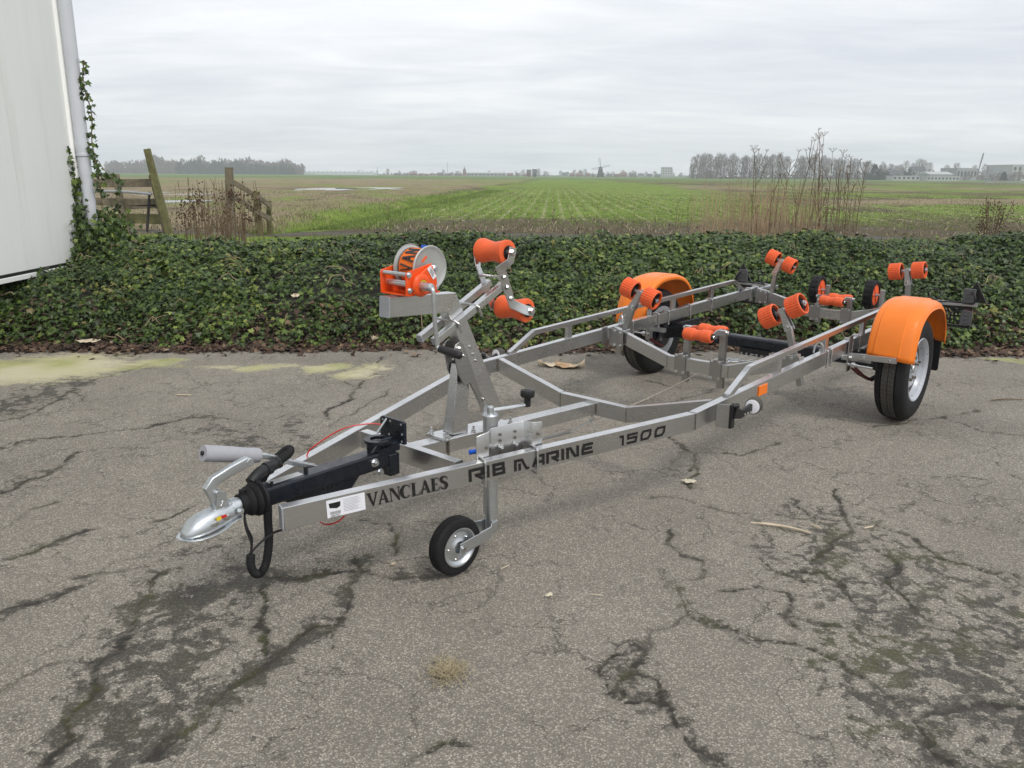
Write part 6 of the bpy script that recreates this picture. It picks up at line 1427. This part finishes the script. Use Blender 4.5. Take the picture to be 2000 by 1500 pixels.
ce = J(.345, -2.965, .610); m.tube([J(JT.x, JT.y, .604), J(.285, -3.09, .604), J(.315, -3.03, .606), ce], .0075, 10, 3); P_('crank', m, 'zinc', jk)
m = MB(); m.lathe(ce-Vector((0, 0, .008)), (0, 0, 1), [(.012, 0), (.0135, .002), (.0135, .032), (.018, .037), (.027, .041), (.029, .047), (.029, .060), (.026, .068), (.012, .072), (.0, .072)], 26); P_('crank_knob', m, 'black_plastic', jk)
m = MB(); m.lathe(J(.252, -3.15, .44), (-.35, -.93, .0), [(.007, 0), (.010, .02), (.010, .04), (.0, .046)], 12); P_('locking_grip', m, 'blue_plastic', jk)
hubc = Vector((.300, -3.335, .115)); tubc = Vector((JT.x, JT.y, .115)); fd = Vector((hubc.x-JT.x, hubc.y-JT.y, 0)).normalized(); fn = Vector((-fd.y, fd.x, 0))
if fn.x < 0: fn = -fn
m = MB(); 
for q in (1, -1):
    pts = [tubc+fd*(-.022)+fn*q*.012, tubc+fd*(-.010)+fn*q*.026, tubc+fd*.030+fn*q*.027, tubc+fd*.055+fn*q*.044, hubc+fn*q*.044-fd*.01, hubc+fn*q*.044+fd*.022]
    m.sweep([p-Vector((JT.x, JT.y, 0)) for p in pts], rr(.005, .050, .0015, 2), (0, 0, 1))
P_('fork', m, 'zinc', jk, .0008)
hc = hubc-Vector((JT.x, JT.y, 0))
cw, sw_ = math.cos(.17), math.sin(.17); fn = Vector((fn.x*cw+fn.y*sw_, -fn.x*sw_+fn.y*cw, 0)); fd = Vector((fd.x*cw+fd.y*sw_, -fd.x*sw_+fd.y*cw, 0))
m = MB(); m.lathe(hc, fn, [(.076, -.022), (.082, -.029), (.100, -.030), (.110, -.026), (.1145, -.018), (.1150, -.013), (.1125, -.0125), (.1125, -.0105), (.1152, -.010), (.1152, -.001), (.1128, -.0008), (.1128, .0008), (.1152, .001), (.1152, .010), (.1125, .0105), (.1125, .0125), (.1150, .013), (.1145, .018), (.110, .026), (.100, .030), (.082, .029), (.076, .022)], 64, True); P_('tyre', m, 'rubber', jk)
m = MB(); m.lathe(hc, fn, [(.076, -.0135), (.0762, -.024), (.079, -.031), (.074, -.031), (.070, -.024), (.060, -.018), (.040, -.020), (.030, -.026), (.024, -.028), (.024, .028), (.030, .026), (.040, .020), (.060, .018), (.070, .024), (.074, .031), (.079, .031), (.0762, .024), (.076, .0135)], 48); P_('rim', m, 'zinc', jk)
m = MB()
for k in range(5):
    a = 2*PI*k/5; d2 = fd*math.cos(a)+Vector((0, 0, 1))*math.sin(a)
    for q in (1, -1): m.lathe(hc+d2*.050+fn*q*.0185, fn*q, [(.005, 0), (.005, .004), (.003, .006)], 8)
m.cyl(hc-fn*.056, hc+fn*.056, .0085, 12); m.lathe(hc+fn*.047, fn, [(.014, 0), (.014, .003), (.010, .004), (.010, .009)], 12); m.tube([hc+fn*.054+Vector((0, 0, .020)), hc+fn*.056, hc+fn*.054+fd*-.012+Vector((0, 0, -.018))], .002, 5); P_('wheel_axle', m, 'bolt', jk)

# ---- front side marker lamps and reflectors
for s in (1, -1):
    m = MB(); m.plate([(-.055, -.055), (.055, -.055), (.055, .055), (-.055, .055)], (s*.732, -2.062, .443), (1, 0, 0), (0, 0, 1), .005) if False else m.plate([(0, -.058), (.060, -.062), (.060, .052), (0, .050)], (s*.708, -2.045, .440), (s, .30, 0), (0, 0, 1), .005); mp_ = P_('lamp_plate', m, 'stainless_dull', TR, .001)
    q = Vector((s*.765, -2.028, .440)); m = MB(); m.box(q+Vector((s*.012, .0, 0)), (.016, .030, .112)); m.sweep([q+Vector((s*.02, .0, .02)), q+Vector((s*.030, .045, .005)), q+Vector((s*.034, .105, .012)), q+Vector((s*.036, .155, .018))], rr(.022, .046, .006, 3), (0, 0, 1), scales=[1.25, .95, .8, .9])
    m.cyl(q+Vector((s*.012, -.004, .05)), q+Vector((s*.032, .02, .05)), .012, 10); P_('lamp_arm', m, 'black_plastic', mp_, .002)
    m = MB(); 
    for k in range(3): m.mark(); m.lathe(q+Vector((s*.0425, .070+.028*k, .0)), (s, 0, 0), [(.005, 0), (.004, .003), (0, .004)], 10)
    P_('screw', m, 'bolt', mp_)
    lc_ = q+Vector((s*.040, .165, .022)); ld = Vector((s*.12, -1, 0)).normalized(); m = MB(); m.lathe(lc_-ld*.026, ld, [(.028, 0), (.037, .006), (.038, .012), (.038, .045), (.035, .050)], 32); P_('lamp_body', m, 'rubber_grey', mp_)
    m = MB(); m.lathe(lc_+ld*.0235, ld, [(.0335, 0), (.033, .003), (.026, .0045), (.0, .005)], 32); P_('lamp_lens', m, 'lens_white', mp_)
    m = MB(); m.box((s*.7095, -1.558, .461), (.007, .095, .052)); P_('side_reflector', m, 'amber', beams[s], .002)

# ---- light boards at the back
for s in (1, -1):
    U0 = 1.60; m = MB(); m.bar((s*.60, U0, .548), (s*.985, U0, .562), .035, .030); m.bar((s*.66, 1.34, .545), (s*.66, 1.61, .548), .03, .03); lb_ = P_('light_bar', m, 'zinc')
    m = MB()
    for i in range(8):
        for j in range(5):
            if (i+j*3) % 4 == 0: continue
            m.box((s*(.745+.026*i), U0-.010, .405+.030*j), (.024, .004, .013)); m.box((s*(.735+.026*i), U0-.010, .405+.030*j+.012), (.013, .004, .030))
    for z in (.385, .535): m.box((s*.835, U0-.010, z), (.235, .005, .020))
    for v in (.722, .948): m.box((s*v, U0-.010, .46), (.020, .005, .15))
    P_('plate_holder', m, 'black_plastic', lb_)
    m = MB(); m.box((s*.925, U0-.022, .49+.13), (.085, .018, .120)); m.box((s*.925, U0-.020, .455), (.080, .014, .115))
    for k in range(3):
        m.box((s*.925, U0-.032, .575+.035*k), (.030, .006, .008)); m.box((s*.925, U0-.028, .42+.03*k), (.03, .006, .008))
    P_('lamp_housing', m, 'grey_plastic', lb_, .003)
    m = MB(); m.plate([(-.085, -.075), (.085, -.075), (0, .085)], (s*.955, U0+.035, .650), (1, 0, 0), (0, 0, 1), .014); P_('triangle_reflector', m, 'black_plastic', lb_, .003)
    m = MB(); m.box((s*.925, U0+.03, .47), (.05, .05, .09)); P_('rear_lamp', m, 'red_cable', lb_, .006)
    m = MB(); m.tube([(s*.945, U0-.035, .66), (s*.975, U0-.055, .62), (s*.965, U0-.045, .575), (s*.88, U0-.022, .572), (s*.74, U0-.022, .565), (s*.66, 1.45, .58)], .007, 8, 6); m.tube([(s*.70+.045*math.cos(a), 1.50+.012*math.sin(a*2), .625+.04*math.sin(a)) for a in np.linspace(0, 2*PI, 18)], .006, 6); P_('lamp_cable', m, 'black_plastic', lb_)
    m = MB()
    for v in (.72, .745, .93, .955): m.mark(); m.box((s*v, U0-.0185, .567), (.010, .004, .018))
    P_('cable_tie', m, 'paper', lb_)

# ================================================================== SMALL THINGS ON THE YARD
def dead_leaf(px, py, L, Wd, name, mat, label, seed, z=0.0, cat='leaf', curl=.35, rz=None):
    r = random.Random(seed); x, y = gp(px, py, z); m = MB(); n = 9; vs_ = []
    for i in range(n):
        t_ = i/(n-1); w = Wd/2*math.sin(PI*min(max(t_, .03), .97))**.7*(1+.35*r.uniform(-1, 1))
        for j in range(5): q = (j-2)/2; vs_.append(((t_-.5)*L, q*w, .004+curl*Wd*(abs(q)**1.5)*(.4+.6*math.sin(3*t_+seed))**2+.010*r.random()))
    f = [(i*5+j, i*5+j+1, (i+1)*5+j+1, (i+1)*5+j) for i in range(n-1) for j in range(4)]; m.add(vs_, f)
    o = m.build(name, mat, None, 0, 60); o.location = (x, y, z); o.rotation_euler = (0, 0, r.uniform(0, 6) if rz is None else rz); so = o.modifiers.new('t', 'SOLIDIFY'); so.thickness = .0015; tag(o, label, cat); return o
dl = empty('crumpled_leaf', (*gp(1098, 716), 0)); tag(dl, 'crumpled pale brown dead leaf on the asphalt behind the trailer nose', 'leaf')
for i, (dx_, dy_, L, Wd, rz) in enumerate([(-.10, .02, .20, .10, .3), (.02, .0, .22, .14, 2.2), (.10, -.03, .16, .10, -.4)]):
    o = dead_leaf(1098, 716, L, Wd, 'lobe', 'dead_leaf' if i % 2 else 'dead_leaf_pale', None, 40+i, 0, None, .8, rz); o.parent = dl; o.location = (dx_, dy_, .002)
dead_leaf(172, 668, .20, .13, 'dead_leaf', 'dead_leaf_pale', 'big pale dead leaf at the foot of the ivy on the left', 3, .06, 'leaf', .6, .3)
dead_leaf(577, 581, .07, .06, 'dead_leaf', 'dead_leaf_pale', 'small whitish dead leaf caught in the ivy left of the winch', 5, .42, 'leaf', .4)
dead_leaf(736, 665, .15, .08, 'dead_leaf', 'dead_leaf_pale', 'whitish torn leaf at the ivy edge below the winch', 8, .05, 'leaf', .6)
dead_leaf(725, 655, .13, .04, 'roof_tile_shard', 'brick_chip', 'reddish shard beside the torn leaf at the ivy edge', 9, .08, 'shard', .2, .6)
dead_leaf(1345, 943, .075, .06, 'paint_flake', 'cream_flake', 'cream flake lying on the asphalt right of the trailer nose', 11, 0, 'flake', .1)
dead_leaf(1072, 1166, .030, .022, 'paint_flake', 'cream_flake', 'tiny cream flake on the asphalt below the drawbar lettering', 12, 0, 'flake', .1)
dead_leaf(768, 1105, .022, .016, 'paint_flake', 'dead_leaf_pale', 'tiny yellowish flake left of the jockey wheel', 13, 0, 'flake', .1)
def twig(pts, r, label, mat='dry_stem_pale', name='twig'):
    m = MB(); P0 = [gp(*p) for p in pts]; m.tube([(x, y, r*.9+.004*math.sin(i*2.1)**2) for i, (x, y) in enumerate(P0)], r, 6, 4, [.6, 1, 1, .9, .5]); tag(m.build(name, mat, None), label, 'twig')
twig([(1466, 1023), (1500, 1027), (1540, 1033), (1583, 1043)], .006, 'pale straw twig on the mossy asphalt at the right', 'dead_leaf_pale')
twig([(1583, 1025), (1604, 1035)], .004, 'short pale twig just right of the straw twig', 'dead_leaf_pale')
twig([(1688, 1033), (1706, 1030)], .004, 'tiny pale twig right of the mossy patch', 'dead_leaf_pale')
twig([(1934, 783), (1965, 781), (1999, 783)], .005, 'brown twig on the asphalt at the right edge', 'dry_stem')
twig([(1152, 1161), (1178, 1165)], .002, 'thin straw lying in the middle of the foreground asphalt', 'dead_leaf_pale')
twig([(345, 772), (372, 773)], .005, 'short pale twig on the asphalt at the upper left', 'dead_leaf_pale')
twig([(978, 1112), (996, 1105)], .002, 'thin straw just right of the jockey wheel', 'dead_leaf_pale')
# tuft of dry grass clippings
cx_, cy_ = gp(873, 1312); n = 800; a = RNG.uniform(0, 2*PI, n); rr_ = np.abs(RNG.normal(0, .036, n)); B = np.stack([cx_+rr_*np.cos(a), cy_+rr_*np.sin(a)*1.1, RNG.uniform(.001, .010, n)], -1)
th_ = RNG.uniform(0, 2*PI, n); L_ = RNG.uniform(.010, .030, n); D_ = np.stack([np.cos(th_)*L_, np.sin(th_)*L_, RNG.uniform(-.004, .008, n)], -1); S_ = np.stack([-np.sin(th_), np.cos(th_), 0*th_], -1)*.0009
V_ = np.stack([B-S_, B+S_, B+D_+S_, B+D_-S_], 1).reshape(-1, 3); o = np_mesh('dry_grass_tuft', V_, np.arange(n*4), 4, 'tussock', dict(rnd=np.repeat(RNG.uniform(.55, .95, n), 4))); tag(o, 'small tuft of dry straw-coloured grass on the foreground asphalt', None, None, 'stuff')

# ---- far air
t = NT('haze'); t.n.remove(t.b); pv = t.new('ShaderNodeVolumePrincipled'); out = [n for n in t.n if n.bl_idname == 'ShaderNodeOutputMaterial'][0]
pv.inputs['Color'].default_value = (.90, .94, 1.0, 1); pv.inputs['Density'].default_value = .00062; pv.inputs['Anisotropy'].default_value = .2
t.link(pv.outputs[0], out.inputs['Volume'])
m = MB(); m.box((0, 600, 22), (3000, 1320, 46.5)); hz = m.build('haze', 'haze', None, 0, 0); tag(hz, 'thin pale winter haze over the flat fields', None, None, 'stuff')
